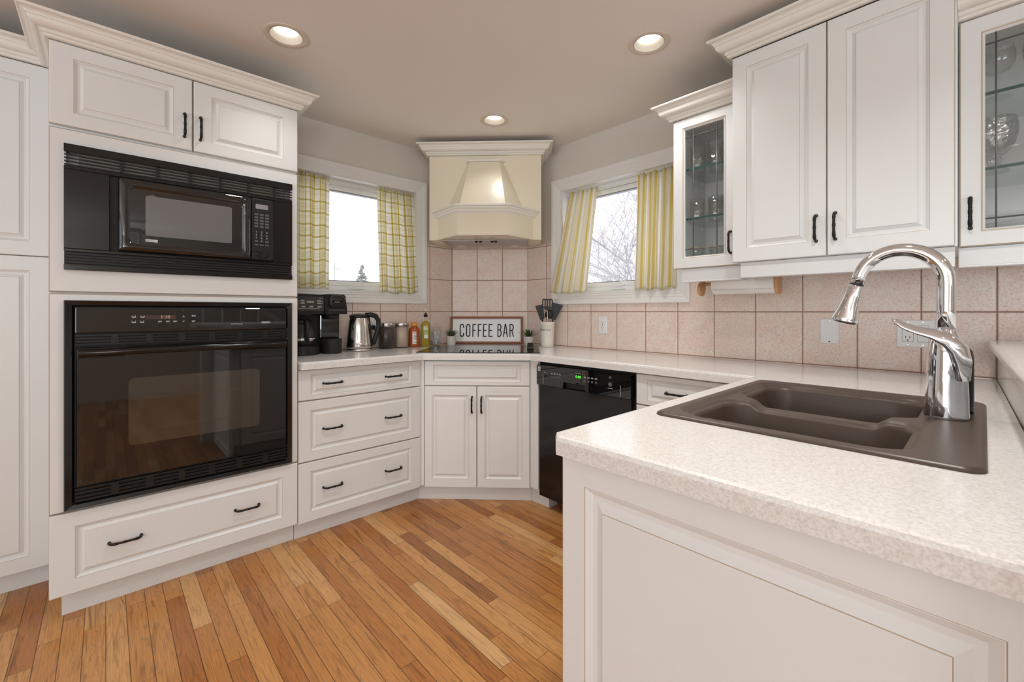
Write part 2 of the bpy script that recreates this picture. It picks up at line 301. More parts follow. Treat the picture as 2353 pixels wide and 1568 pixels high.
# ------------------------------------------------------------------ mesh helpers
class MB:
    def __init__(s): s.v = []; s.f = []; s.mi = []; s.sm = []
    def add(s, verts, faces, mi=0, smooth=False):
        o = len(s.v); s.v += [tuple(p) for p in verts]
        for f in faces: s.f.append(tuple(i + o for i in f)); s.mi.append(mi); s.sm.append(smooth)
        return o
    def box(s, x0, x1, y0, y1, z0, z1, mi=0):
        s.add([(x0, y0, z0), (x1, y0, z0), (x1, y1, z0), (x0, y1, z0), (x0, y0, z1), (x1, y0, z1), (x1, y1, z1), (x0, y1, z1)],
              [(0, 3, 2, 1), (4, 5, 6, 7), (0, 1, 5, 4), (1, 2, 6, 5), (2, 3, 7, 6), (3, 0, 4, 7)], mi)
    def prism(s, pts, z0, z1, mi=0):
        n = len(pts); s.add([(x, y, z0) for x, y in pts] + [(x, y, z1) for x, y in pts],
              [tuple(range(n))[::-1], tuple(range(n, 2 * n))] + [(i, (i + 1) % n, n + (i + 1) % n, n + i) for i in range(n)], mi)
    def prism_y(s, pts, y0, y1, mi=0, smooth=False):
        """outline in (x,z) extruded along y"""
        n = len(pts); s.add([(x, y0, z) for x, z in pts] + [(x, y1, z) for x, z in pts],
              [tuple(range(n)), tuple(range(n, 2 * n))[::-1]], mi)
        s.add([(x, y0, z) for x, z in pts] + [(x, y1, z) for x, z in pts], [(i, n + i, n + (i + 1) % n, (i + 1) % n) for i in range(n)], mi, smooth)
    def lathe(s, prof, c=(0, 0, 0), seg=32, mi=0, sx=1.0, sy=1.0, caps=True):
        o = len(s.v); n = len(prof); cx, cy, cz = c
        for r, z in prof:
            for k in range(seg):
                a = 2 * PI * k / seg; s.v.append((cx + r * math.cos(a) * sx, cy + r * math.sin(a) * sy, cz + z))
        for i in range(n - 1):
            for k in range(seg):
                k2 = (k + 1) % seg; s.f.append((o + i * seg + k, o + i * seg + k2, o + (i + 1) * seg + k2, o + (i + 1) * seg + k)); s.mi.append(mi); s.sm.append(True)
        if caps:
            if prof[0][0] > 1e-6: s.f.append(tuple(o + k for k in range(seg))[::-1]); s.mi.append(mi); s.sm.append(False)
            if prof[-1][0] > 1e-6: s.f.append(tuple(o + (n - 1) * seg + k for k in range(seg))); s.mi.append(mi); s.sm.append(False)
    def tube(s, pts, rad, seg=10, mi=0, caps=True, squash=None):
        pts = [Vector(p) for p in pts]; n = len(pts)
        if not isinstance(rad, (list, tuple)): rad = [rad] * n
        t0 = (pts[1] - pts[0]).normalized(); ref = Vector((0, 0, 1)) if abs(t0.z) < 0.9 else Vector((1, 0, 0))
        u = t0.cross(ref).normalized(); o = len(s.v)
        for i, p in enumerate(pts):
            t = (pts[min(i + 1, n - 1)] - pts[max(i - 1, 0)]).normalized(); u = (u - t * u.dot(t)).normalized(); w = t.cross(u)
            for k in range(seg):
                a = 2 * PI * k / seg; q = p + (u * math.cos(a) + w * math.sin(a)) * rad[i]
                s.v.append(tuple(q))
        for i in range(n - 1):
            for k in range(seg):
                k2 = (k + 1) % seg; s.f.append((o + i * seg + k, o + i * seg + k2, o + (i + 1) * seg + k2, o + (i + 1) * seg + k)); s.mi.append(mi); s.sm.append(True)
        if caps:
            s.f.append(tuple(o + k for k in range(seg))[::-1]); s.mi.append(mi); s.sm.append(True)
            s.f.append(tuple(o + (n - 1) * seg + k for k in range(seg))); s.mi.append(mi); s.sm.append(True)
    def ball(s, c, rx, ry, rz, seg=16, rings=10, mi=0):
        s.lathe([(max(1e-5, math.sin(PI * i / rings)), -math.cos(PI * i / rings) * rz) for i in range(rings + 1)], c, seg, mi, rx, ry, caps=False)
    def rings(s, rs, mi=0, smooth=False, cap0=False, cap1=False):
        """rs: list of equal-length closed loops of 3D points"""
        o = len(s.v); n = len(rs[0])
        for r in rs: s.v += [tuple(p) for p in r]
        for i in range(len(rs) - 1):
            m_ = mi[i] if isinstance(mi, (list, tuple)) else mi
            for k in range(n):
                k2 = (k + 1) % n; s.f.append((o + i * n + k, o + i * n + k2, o + (i + 1) * n + k2, o + (i + 1) * n + k)); s.mi.append(m_); s.sm.append(smooth)
        ml = mi[-1] if isinstance(mi, (list, tuple)) else mi
        if cap0: s.f.append(tuple(o + k for k in range(n))[::-1]); s.mi.append(ml); s.sm.append(False)
        if cap1: s.f.append(tuple(o + (len(rs) - 1) * n + k for k in range(n))); s.mi.append(ml); s.sm.append(False)
    def xform(s, M_, start=0):
        for i in range(start, len(s.v)): s.v[i] = tuple(M_ @ Vector(s.v[i]))
        return s
    def mesh(s, name, mats, flip=True):
        me = bpy.data.meshes.new(name); me.from_pydata(s.v, [], s.f)
        for m in (mats if isinstance(mats, (list, tuple)) else [mats]): me.materials.append(m)
        me.polygons.foreach_set('material_index', s.mi); me.polygons.foreach_set('use_smooth', s.sm)
        me.update()
        if flip:
            bm = bmesh.new(); bm.from_mesh(me); bmesh.ops.recalc_face_normals(bm, faces=bm.faces); bm.to_mesh(me); bm.free()
        return me
    def build(s, name, mats, parent=None, loc=(0, 0, 0), rot=(0, 0, 0), bevel=0, bseg=2, flip=True):
        o = bpy.data.objects.new(name, s.mesh(name, mats, flip)); COL.objects.link(o)
        o.location = loc; o.rotation_euler = rot
        if parent: o.parent = parent
        if bevel:
            b = o.modifiers.new('bevel', 'BEVEL'); b.width = bevel; b.segments = bseg; b.limit_method = 'ANGLE'; b.angle_limit = math.radians(40)
        return o
def tag(o, label=None, cat=None, group=None, kind=None):
    if label: o['label'] = label
    if cat: o['category'] = cat
    if group: o['group'] = group
    if kind: o['kind'] = kind
    return o
def empty(name, loc=(0, 0, 0), rz=0.0, label=None, cat=None, group=None):
    o = bpy.data.objects.new(name, None); COL.objects.link(o); o.location = loc; o.rotation_euler = (0, 0, rz); o.empty_display_size = 0.05
    return tag(o, label, cat, group)
def inst(name, me, parent, loc=(0, 0, 0), rot=(0, 0, 0)):
    o = bpy.data.objects.new(name, me); COL.objects.link(o); o.location = loc; o.rotation_euler = rot
    if parent: o.parent = parent
    return o
def rrect(x0, x1, y0, y1, r, n=6):
    pts = []
    for cx, cy, a0 in ((x1 - r, y1 - r, 0), (x0 + r, y1 - r, 90), (x0 + r, y0 + r, 180), (x1 - r, y0 + r, 270)):
        for k in range(n + 1):
            a = math.radians(a0 + 90 * k / n); pts.append((cx + r * math.cos(a), cy + r * math.sin(a)))
    return pts
def text_mesh(name, body, size, mat, parent=None, loc=(0, 0, 0), rot=(PI / 2, 0, 0), ext=0.0004, align='CENTER', sx=1.0):
    cu = bpy.data.curves.new(name, 'FONT'); cu.body = body; cu.size = size; cu.extrude = ext; cu.align_x = align; cu.align_y = 'CENTER'
    cu.resolution_u = 2
    tmp = bpy.data.objects.new(name + '_tmp', cu); COL.objects.link(tmp)
    dg = bpy.context.evaluated_depsgraph_get(); me = bpy.data.meshes.new_from_object(tmp.evaluated_get(dg))
    bpy.data.objects.remove(tmp); bpy.data.curves.remove(cu)
    me.materials.clear(); me.materials.append(mat); me.name = name
    o = inst(name, me, parent, loc, rot); o.scale = (sx, 1, 1)
    return o
def fill_holes(outer, holes, z):
    """triangulated flat face with holes -> (verts, faces, index lists of each loop)"""
    bm = bmesh.new(); loops = []; es = []
    for lp in [outer] + holes:
        vs = [bm.verts.new((p[0], p[1], z)) for p in lp]; loops.append(vs)
        for i in range(len(vs)): es.append(bm.edges.new((vs[i], vs[(i + 1) % len(vs)])))
    bmesh.ops.triangle_fill(bm, use_beauty=True, use_dissolve=False, edges=es)
    bm.verts.index_update()
    V = [tuple(v.co) for v in bm.verts]; Fc = [tuple(v.index for v in f.verts) for f in bm.faces]; I = [[v.index for v in lp] for lp in loops]
    bm.free(); return V, Fc, I

# handle (vertical bar, feet on y=0, standing off towards -y)
def make_handle():
    m = MB(); L = 0.048
    half = [(0.0, L, 0.0050), (-0.006, L, 0.0038), (-0.015, L - 0.001, 0.0036), (-0.022, L - 0.005, 0.0042), (-0.0255, L - 0.012, 0.0048), (-0.027, L - 0.020, 0.0046), (-0.027, 0.017, 0.0036), (-0.027, 0.0150, 0.0042), (-0.027, 0.0130, 0.0042), (-0.027, 0.0110, 0.0036), (-0.027, 0.0070, 0.0040), (-0.027, 0.0040, 0.0046), (-0.027, 0.0015, 0.0046)]
    pts = [(0, y, z) for y, z, r in half] + [(0, y, -z) for y, z, r in half[::-1]]; rd = [r for y, z, r in half] + [r for y, z, r in half[::-1]]
    m.tube(pts, [r * 1.22 for r in rd], 8)
    for s_ in (-1, 1): m.lathe([(0.0001, -0.004), (0.0062, -0.0035), (0.0062, 0.0), ], (0, 0, 0), 10); 
    # turn the two foot discs to face the door
    n = 2 * 3 * 10
    base = len(m.v) - n
    for j, s_ in enumerate((-1, 1)):
        for i in range(base + j * 30, base + (j + 1) * 30):
            x, y, z = m.v[i]; m.v[i] = (x, z, y + s_ * L)
    return m.mesh('handle', M_IRON)
HANDLE = make_handle()
def handle(parent, u, v, horizontal=False):
    o = inst('handle', HANDLE, parent, (u, 0, v), (0, PI / 2, 0) if horizontal else (0, 0, 0)); o['label'] = 'black turned iron pull handle'
    return o

def raised_panel(w, h, fu, fv, tr=0.030, t=0.020, deep=0.0092):
    m = MB()
    def ring(iu, iv, y): return [(iu, y, iv), (w - iu, y, iv), (w - iu, y, h - iv), (iu, y, h - iv)]
    P = [(0, t), (0, 0.0042), (0.0012, 0.0016), (0.0040, 0.0)]
    rs = [ring(i, i, y) for i, y in P]
    ru, rv = fu, fv
    prof = [(-0.0012, 0.0, 0), (0.0, 0.0012, 1), (0.0012, 0.0012, 1), (0.30 * tr, deep * 0.95, 0), (0.48 * tr, deep, 1), (0.53 * tr, deep, 0), (0.90 * tr, 0.0022, 0), (0.93 * tr, 0.0012, 1), (0.98 * tr, 0.0010, 0)]
    mats = [0, 0]
    for d, y, gl in prof: rs.append(ring(fu + d, fv + d, y))
    mats += [0] + [0 if not prof[i][2] else 1 for i in range(1, len(prof))] + [0]
    # glaze only in the hair-thin grooves
    mats = [0, 1] + [0] * (len(rs) - 2)
    for k in (1, 7): mats[3 + k] = 1
    m.rings(rs, mats, False, True, True)
    return m
def cab_door(parent, u0, v0, w, h, fu=0.058, fv=0.058, tr=0.030, name='door', handles=(), mats=None):
    d = raised_panel(w, h, fu, fv, tr).build(name, mats or [M_WHITE, M_GLAZE], parent, (u0, 0, v0))
    for (hu, hv, hz) in handles: handle(d, hu, hv, hz)
    return d
CROWN = [(0, 0), (0.009, 0.0)] + [(0.009 + 0.007 * math.sin(t), 0.007 - 0.007 * math.cos(t)) for t in [PI * k / 10 for k in range(1, 7)]] + [(0.019, 0.011), (0.0225, 0.012), (0.0225, 0.0235), (0.027, 0.0245)] + \
    [(0.030 + 0.0215 * math.sin(t), 0.0455 - 0.0215 * math.cos(t)) for t in [PI * k / 18 for k in range(0, 10)]] + [(0.0515, 0.0490), (0.0550, 0.0495)] + \
    [(0.0715 - 0.0160 * math.cos(t), 0.0495 + 0.0135 * math.sin(t)) for t in [PI * k / 12 for k in range(1, 7)]] + [(0.0735, 0.0630), (0.0765, 0.0655), (0.078, 0.0690), (0.078, 0.073), (0, 0.073)]
def crown(parent, path, z0, mat=None, prof=CROWN, name='crown_moulding', k=1.0):
    """path in local xy; outward is to the right of travel"""
    m = MB(); n = len(path); P = [Vector(p) for p in path]; rs = []
    for i in range(n):
        d0 = (P[i] - P[i - 1]).normalized() if i else None; d1 = (P[i + 1] - P[i]).normalized() if i < n - 1 else None
        n0 = Vector((d0.y, -d0.x)) if d0 else None; n1 = Vector((d1.y, -d1.x)) if d1 else None
        if n0 is None: mv = n1
        elif n1 is None: mv = n0
        else: mv = (n0 + n1) / (1 + n0.dot(n1))
        rs.append([(P[i].x + mv.x * o * k, P[i].y + mv.y * o * k, z0 + z * k) for o, z in prof])
    m.rings(rs, 0, False, True, True)
    return m.build(name, mat or M_CROWN, parent)

# ------------------------------------------------------------------ the room
XL, YR, XT, YT, CEIL = -2.335, 1.885, -2.849, 2.420, 2.370     # cabinet fronts, tile faces, ceiling
M0 = Vector((-2.6385, 2.2095)); SV = Vector((1, 1)).normalized(); NV = Vector((1, -1)).normalized()
def fsd(s, d): p = M0 + SV * s + NV * d; return (p.x, p.y)
def struct(o, name=None): o['kind'] = 'structure'; return o

b = MB(); b.box(-3.5, 4.1, -4.1, 2.6, -0.05, 0.0); struct(b.build('floor', M_FLOOR))
LIGHTS = [(-2.069, 0.577), (-1.022, 1.784), (-2.093, 1.790), (-1.15, 0.86), (1.32, 0.36), (0.15, -0.75), (-1.25, -1.10), (1.5, -1.8), (1.35, 1.75), (-0.05, 0.92)]
RH = 0.066
circ = lambda cx, cy, r, n=40: [(cx + r * math.cos(2 * PI * k / n), cy + r * math.sin(2 * PI * k / n)) for k in range(n)]
V, Fc, I = fill_holes([(-3.5, -4.1), (4.1, -4.1), (4.1, 2.6), (-3.5, 2.6)], [circ(x, y, RH) for x, y in LIGHTS], CEIL)
b = MB(); b.add(V, Fc); b.box(-3.5, 4.1, -4.1, 2.6, CEIL + 0.12, CEIL + 0.16)
struct(b.build('ceiling', M_CEIL, flip=False))

WX, WY = XT - 0.008, YT + 0.008
W1 = (0.800, 1.682, 1.305, 2.045)      # left window clear opening: y0 y1 z0 z1
W2 = (-2.090, -1.210, 1.300, 2.040)    # right window: x0 x1 z0 z1
b = MB()
b.box(WX - 0.17, WX, -0.165, W1[0], 0, CEIL); b.box(WX - 0.17, WX, W1[1], 2.10, 0, CEIL); b.box(WX - 0.17, WX, W1[0], W1[1], 0, W1[2]); b.box(WX - 0.17, WX, W1[0], W1[1], W1[3], CEIL)
b.box(-3.42, WX - 0.17, -0.165, -0.10, 0, CEIL); b.box(-3.42, -3.32, -4.0, -0.165, 0, CEIL)
struct(b.build('wall_left', M_WALL))
b = MB()
b.box(-2.75, W2[0], WY, WY + 0.17, 0, CEIL); b.box(W2[1], 4.0, WY, WY + 0.17, 0, CEIL); b.box(W2[0], W2[1], WY, WY + 0.17, 0, W2[2]); b.box(W2[0], W2[1], WY, WY + 0.17, W2[3], CEIL)
struct(b.build('wall_right', M_WALL))
b = MB(); b.prism([(WX - 0.17, 2.0), (WX, 2.0), (-2.432, WY), (-2.432, WY + 0.17), (WX - 0.17, WY + 0.17)], 0, CEIL)
struct(b.build('wall_corner', M_WALL))
# unseen rear part of the room, openings added for the daylight fill
b = MB()
b.box(-3.42, -1.45, -4.1, -4.0, 0, CEIL); b.box(2.05, 4.1, -4.1, -4.0, 0, CEIL); b.box(-1.45, 2.05, -4.1, -4.0, 0, 0.28); b.box(-1.45, 2.05, -4.1, -4.0, 2.22, CEIL)
struct(b.build('wall_back', M_WALL))
b = MB()
b.box(4.0, 4.1, -4.0, -2.85, 0, CEIL); b.box(4.0, 4.1, -0.35, 2.6, 0, CEIL); b.box(4.0, 4.1, -2.85, -0.35, 0, 0.28); b.box(4.0, 4.1, -2.85, -0.35, 2.22, CEIL)
struct(b.build('wall_side', M_WALL))
b = MB(); b.box(3.985, 4.0, -0.35, 2.43, 0, 0.11); struct(b.build('baseboard_side', M_TRIM, bevel=0.003))

# tiled backsplashes
TZ = (0.246, 1.165)
b = MB(); b.box(0.708, 1.999, 0, 0.008, 0.9142, 1.2235); b.box(1.764, 1.999, 0, 0.008, 1.2235, 1.672)
struct(b.build('backsplash_left', mat_tile('tile_left', 0.2, 1.998, *TZ), None, (XT, 0, 0), (0, 0, PI / 2)))
b = MB(); b.box(-0.2978, 0.2978, 0, 0.008, 0.9142, 1.672)
struct(b.build('backsplash_corner', mat_tile('tile_corner', 0.1985, -0.2978, *TZ), None, (M0.x, M0.y, 0), (0, 0, PI / 4)))
b = MB(); b.box(-2.428, -2.172, 0, 0.008, 0.9142, 1.672); b.box(-2.172, -1.128, 0, 0.008, 0.9142, 1.2185); b.box(-1.128, 0.55, 0, 0.008, 0.9142, 1.42)
struct(b.build('backsplash_right', mat_tile('tile_right', 0.2058, 0.032, *TZ), None, (0, YT, 0), (0, 0, 0)))

# ---- windows (local x along the wall, +y out of the house, z up)
def rect_ring(x0, x1, z0, z1, d, y): return [(x0 - d, y, z0 - d), (x1 + d, y, z0 - d), (x1 + d, y, z1 + d), (x0 - d, y, z1 + d)]
def window(name, loc, rz, x0, x1, z0, z1, crank_x):
    w = empty(name, loc, rz); struct(w)
    m = MB()
    prof = [(0.0, 0.0), (0.0, -0.009), (0.010, -0.012), (0.012, -0.009), (0.026, -0.013), (0.028, -0.010), (0.044, -0.015), (0.046, -0.012), (0.060, -0.019), (0.078, -0.023), (0.082, -0.021), (0.082, 0.0)]
    m.rings([rect_ring(x0, x1, z0, z1, d, y) for d, y in prof]); m.build('casing', M_TRIM, w)
    m = MB(); m.rings([rect_ring(x0, x1, z0, z1, d, y) for d, y in ((-0.0005, -0.0088), (-0.003, -0.0088), (-0.003, 0.165), (-0.0005, 0.165), (-0.0005, -0.0088))]); m.build('jamb', M_TRIM, w)
    m = MB(); m.rings([rect_ring(x0, x1, z0, z1, d, y) for d, y in ((-0.0032, 0.16), (-0.0032, 0.075), (-0.030, 0.075), (-0.034, 0.082), (-0.034, 0.16))]); m.build('frame', M_VINYL, w)
    m = MB(); m.rings([rect_ring(x0, x1, z0, z1, d, y) for d, y in ((-0.0345, 0.155), (-0.0345, 0.088), (-0.040, 0.086), (-0.058, 0.086), (-0.066, 0.094), (-0.066, 0.155))])
    sash = m.build('sash', M_VINYL, w)
    m = MB(); m.rings([rect_ring(x0, x1, z0, z1, d, y) for d, y in ((-0.0662, 0.130), (-0.0662, 0.098), (-0.072, 0.098), (-0.072, 0.130))]); g = m.build('gasket', simple('dark_gasket', (0.26, 0.27, 0.31), 0.5), sash)
    m = MB(); m.box(x0 + 0.067, x1 - 0.067, 0.112, 0.116, z0 + 0.067, z1 - 0.067); m.build('glass', M_WPANE, w)
    # folded crank operator on the bottom rail
    c = empty('crank', (crank_x, 0.074, z0 + 0.020)); c.parent = w
    m = MB(); m.box(-0.052, 0.052, -0.012, 0.0, -0.008, 0.010); m.tube([(-0.03, -0.008, 0.010), (0.01, -0.012, 0.016), (0.045, -0.010, 0.022)], [0.006, 0.009, 0.011], 8)
    m.tube([(0.045, -0.010, 0.024), (0.026, -0.014, 0.044), (0.018, -0.016, 0.056)], [0.008, 0.007, 0.009], 8)
    bpy.data.objects.remove(c)
    m.build('crank_handle', M_PLATE, w, (crank_x, 0.074, z0 + 0.022), bevel=0.002)
    return w
window('window_1', (WX, 0, 0), PI / 2, *W1, 1.262)
window('window_2', (0, WY, 0), 0, *W2, -1.655)

# ---- curtains
def curtain(name, mat, loc, rz, tl, tr, bl, br, zt, zb, folds, amp, width, label, seed, yt=0.03, yb=0.03, gather=0.012):
    rnd = random.Random(seed); nu, nv = 96, 40; m = MB(); uvs = []
    ph = [rnd.uniform(0, 6.28) for _ in range(4)]
    for j in range(nv + 1):
        t = j / nv
        for i in range(nu + 1):
            s_ = i / nu; x = (tl + (tr - tl) * s_) * (1 - t) + (bl + (br - bl) * s_) * t
            y = yt * (1 - t) + yb * t
            a = amp * (0.55 + 0.45 * t)
            y += a * math.sin(2 * PI * folds * s_ + ph[0] + 0.5 * math.sin(2.2 * t + ph[1])) + 0.45 * a * math.sin(2 * PI * folds * 1.9 * s_ + ph[2] + t * 0.8)
            top = max(0, 1 - t / 0.10)
            y += gather * 0.5 * top * math.sin(2 * PI * folds * 4.3 * s_ + ph[3])
            z = zt + (zb - zt) * t + (0.006 * math.sin(2 * PI * folds * s_ + ph[1]) * t) + 0.004 * top * math.sin(2 * PI * folds * 4.3 * s_ + ph[2]) - 0.008 * math.sin(PI * s_) * t
            m.v.append((x, y, z)); uvs.append((s_ * width + 0.01 * math.sin(7 * s_ + seed), t * (zt - zb)))
    for j in range(nv):
        for i in range(nu):
            k = j * (nu + 1) + i; m.f.append((k, k + 1, k + nu + 2, k + nu + 1)); m.mi.append(0); m.sm.append(True)
    me = m.mesh(name, mat, flip=False); ul = me.uv_layers.new(name='UVMap')
    for l in me.loops: ul.data[l.index].uv = uvs[l.vertex_index]
    o = inst(name, me, None, loc, (0, 0, rz)); so = o.modifiers.new('thickness', 'SOLIDIFY'); so.thickness = 0.0012; so.offset = 0
    tag(o, label, 'curtain', 'cafe curtains')
    return o
LW, RW = (WX, 0, 0), (0, WY, 0)
curtain('curtain', M_PLAID, LW, PI / 2, 0.806, 1.066, 0.806, 1.062, 2.040, 1.318, 3.2, 0.014, 0.62, 'yellow and white plaid curtain beside the oven cabinet', 3)
curtain('curtain', M_PLAID, LW, PI / 2, 1.386, 1.679, 1.376, 1.688, 2.038, 1.304, 2.6, 0.014, 0.46, 'yellow and white plaid curtain on the range hood side of its window', 5, yb=-0.028)
curtain('curtain', M_STRIPE, RW, 0, -2.040, -1.782, -2.172, -1.812, 2.018, 1.306, 3.4, 0.016, 0.52, 'yellow and white striped curtain flared towards the range hood', 8, yt=0.025, yb=-0.045)
curtain('curtain', M_STRIPE, RW, 0, -1.484, -1.216, -1.474, -1.204, 2.024, 1.306, 3.1, 0.016, 0.50, 'yellow and white striped curtain next to the glass fronted cabinet', 11, yt=0.025, yb=-0.035)
for loc, rz, x0, x1, z, lb in ((LW, PI / 2, W1[0] + 0.002, W1[1] - 0.002, 2.022, 'thin white rod carrying the plaid curtains'), (RW, 0, W2[0] + 0.002, W2[1] - 0.002, 2.004, 'thin white rod carrying the striped curtains')):
    m = MB(); m.tube([(x0, 0.054, z), (x1, 0.054, z)], 0.005, 8); o = m.build('curtain_rod', M_TRIM, None, loc, (0, 0, rz)); tag(o, lb, 'curtain rod', 'curtain rods')

# ---- recessed ceiling lights
LAB = {0: 'recessed ceiling light in front of the oven cabinet crown', 1: 'recessed ceiling light near the tall white wall cabinet', 2: 'recessed ceiling light above the cream range hood'}
for i, (x, y) in enumerate(LIGHTS):
    r = empty('recessed_light', (x, y, CEIL), 0, LAB.get(i, 'recessed ceiling light behind the camera, seen only in reflections'), 'ceiling light', 'recessed ceiling lights')
    m = MB(); m.lathe([(RH - 0.001, 0.0), (RH + 0.002, -0.003), (0.088, -0.004), (0.0905, -0.002), (0.0905, -0.0003), (RH - 0.001, -0.0003)], (0, 0, 0), 48, caps=False); m.build('trim_ring', M_TANRING, r)
    m = MB(); m.lathe([(RH - 0.0015, -0.002), (RH - 0.004, 0.004), (0.050, 0.020), (0.046, 0.026), (0.046, 0.040)], (0, 0, 0), 48, caps=False); m.build('reflector', M_LIGHTTRIM, r)
    m = MB(); m.lathe([(0.046, 0.040), (0.030, 0.041), (0.0001, 0.041)], (0, 0, 0), 32, caps=False); m.build('housing', M_GIMBAL, r)
    m = MB(); m.lathe([(0.0001, 0.010), (0.020, 0.011), (0.036, 0.016), (0.041, 0.024), (0.041, 0.036), (0.0001, 0.036)], (0, 0, 0), 32, caps=False); m.build('lamp', M_LAMP, r)
    l = bpy.data.lights.new('lamp_light', 'SPOT'); l.energy = (7.0, 13.0, 3.0, 20.0, 9.0, 3.0, 6.0, 5.0, 12.0, 38.0)[i]; l.spot_size = math.radians((110, 130, 105)[i] if i < 3 else 140); l.spot_blend = 0.9; l.shadow_soft_size = 0.045; l.color = (1.0, 0.985, 0.955)
    lo = bpy.data.objects.new('lamp_light', l); COL.objects.link(lo); lo.parent = r; lo.location = (0, 0, -0.012)

# ------------------------------------------------------------------ left run (local x = world y, local -y = into the room)
def cabinet(name, loc, rz, label, cat='cabinet'): return empty(name, loc, rz, label, cat)
D = 0.021    # carcass sits this far behind the door faces
# oven cabinet
OW = 0.858
oc = cabinet('oven_cabinet', (XL, -0.154, 0), PI / 2, 'tall white cabinet housing the microwave and wall oven')
m = MB(); m.box(0.002, OW - 0.002, D, 0.505, 0.104, 2.170); m.build('body', M_WHITE, oc)
m = MB(); m.box(0.03, OW, 0.070, 0.50, 0.0, 0.1035); m.build('toe_kick', M_WHITE, oc)
cab_door(oc, 0.0, 1.863, 0.4295, 0.307, 0.066, 0.052, handles=[(0.4015, 0.103, False)])
cab_door(oc, 0.4335, 1.863, 0.4245, 0.307, 0.066, 0.052, handles=[(0.0245, 0.103, False)])
def face_panel(parent, u0, v0, w, h, hole):
    m = MB(); hx0, hx1, hz0, hz1 = hole
    def ring(i, y): return [(i, y, i), (w - i, y, i), (w - i, y, h - i), (i, y, h - i)]
    hr = lambda y: [(hx0, y, hz0), (hx1, y, hz0), (hx1, y, hz1), (hx0, y, hz1)]
    m.rings([hr(0.020), ring(0, 0.020), ring(0, 0.0035), ring(0.0035, 0), hr(0), hr(0.020)], [0, 0, 1, 0, 0])
    return m.build('face_panel', [M_WHITE, M_GLAZE], parent, (u0, 0, v0))
face_panel(oc, 0, 1.240, OW, 0.611, (0.045, OW - 0.036, 0.09, 0.548))
face_panel(oc, 0, 0.415, OW, 0.819, (0.045, OW - 0.036, 0.015, 0.786))
cab_door(oc, 0, 0.102, OW, 0.309, 0.070, 0.056, name='drawer', handles=[(0.212, 0.155, True), (0.637, 0.153, True)])
crown(oc, [(0, 0.352), (0, 0.0), (OW, 0.0), (OW, 0.50)], 2.171)

# built-in microwave with its trim kit: local origin at the lower left of the trim frame
mw = empty('microwave', (XL, -0.1145, 1.3225), PI / 2, 'black built-in microwave with slatted trim frame above the wall oven', 'microwave')
MWW, MWH = 0.788, 0.470
m = MB()
m.box(0, MWW, -0.020, -0.001, 0, 0.022); m.box(0, MWW, -0.020, -0.001, MWH - 0.030, MWH)                       # bottom and top rails
m.box(0, MWW, -0.018, -0.001, 0.068, 0.080); m.box(0, MWW, -0.018, -0.001, MWH - 0.094, MWH - 0.082)
m.box(0, 0.125, -0.017, -0.001, 0.080, MWH - 0.094); m.box(MWW - 0.085, MWW, -0.017, -0.001, 0.080, MWH - 0.094)
m.build('trim_frame', M_BLACK, mw, bevel=0.002)
m = MB()
for k in range(4): m.box(0.001, MWW - 0.001, -0.016, -0.004, 0.026 + k * 0.0105, 0.0315 + k * 0.0105)
m.box(0.001, MWW - 0.001, -0.003, -0.001, 0.022, 0.068); m.build('lower_vent', M_BSAT, mw)
m = MB()
for k in range(4): m.box(0.001, MWW - 0.001, -0.016, -0.006, MWH - 0.079 + k * 0.0125, MWH - 0.0745 + k * 0.0125)
for k in range(6): m.box(0.155 + k * 0.110, 0.165 + k * 0.110, -0.0155, -0.006, MWH - 0.080, MWH - 0.032)
m.build('upper_vent', M_BSAT, mw)
m = MB(); m.box(0.04, MWW - 0.03, -0.0055, -0.001, MWH - 0.0815, MWH - 0.0305); m.build('vent_backing', simple('warm_grey_screen', (0.20, 0.17, 0.14), 0.5), mw)
m = MB(); m.box(0.126, MWW - 0.086, -0.003, -0.001, 0.081, MWH - 0.095); m.build('recess', M_BMAT, mw)
# oven front: door with bulged surround
dx0, dx1, dz0, dz1 = 0.150, 0.702, 0.083, 0.372
m = MB(); ctl = 0.606
def rr3(x0, x1, z0, z1, r, y, n=6): return [(x, y, z) for x, z in rrect(x0, x1, z0, z1, r, n)]
m.rings([rr3(dx0, ctl, dz0, dz1, 0.004, -0.004), rr3(dx0, ctl, dz0, dz1, 0.004, -0.030), rr3(dx0 + 0.006, ctl - 0.001, dz0 + 0.005, dz1 - 0.005, 0.008, -0.038), rr3(dx0 + 0.030, ctl - 0.034, dz0 + 0.028, dz1 - 0.034, 0.022, -0.041), rr3(dx0 + 0.034, ctl - 0.036, dz0 + 0.031, dz1 - 0.037, 0.020, -0.036)], 0, True, True, True)
mwd = m.build('door', M_BGLASS, mw)
m = MB(); m.rings([rr3(0.232, 0.530, 0.150, 0.312, 0.006, -0.0362), rr3(0.232, 0.530, 0.150, 0.312, 0.006, -0.0368)], 0, False, True, True); m.build('window', M_SCREEN, mwd)
m = MB(); m.box(0.232, 0.270, -0.0385, -0.0362, 0.126, 0.136); bd = m.build('logo_badge', M_BADGE, mwd); bd['label'] = 'small silver maker badge'
text_mesh('badge_text', 'Kenmore', 0.0085, M_BMAT, bd, (0.251, -0.0389, 0.131))
m = MB(); m.rings([rr3(ctl + 0.001, dx1, dz0, dz1, 0.004, -0.004), rr3(ctl + 0.001, dx1, dz0, dz1, 0.004, -0.028), rr3(ctl + 0.004, dx1 - 0.005, dz0 + 0.005, dz1 - 0.005, 0.008, -0.036)], 0, True, True, True)
cp = m.build('control_panel', M_BSAT, mw)
m = MB(); m.rings([rr3(0.624, 0.676, 0.322, 0.344, 0.004, -0.0362), rr3(0.624, 0.676, 0.322, 0.344, 0.004, -0.0372)], 0, False, True, True); m.build('display', M_LCD, cp)
m = MB()
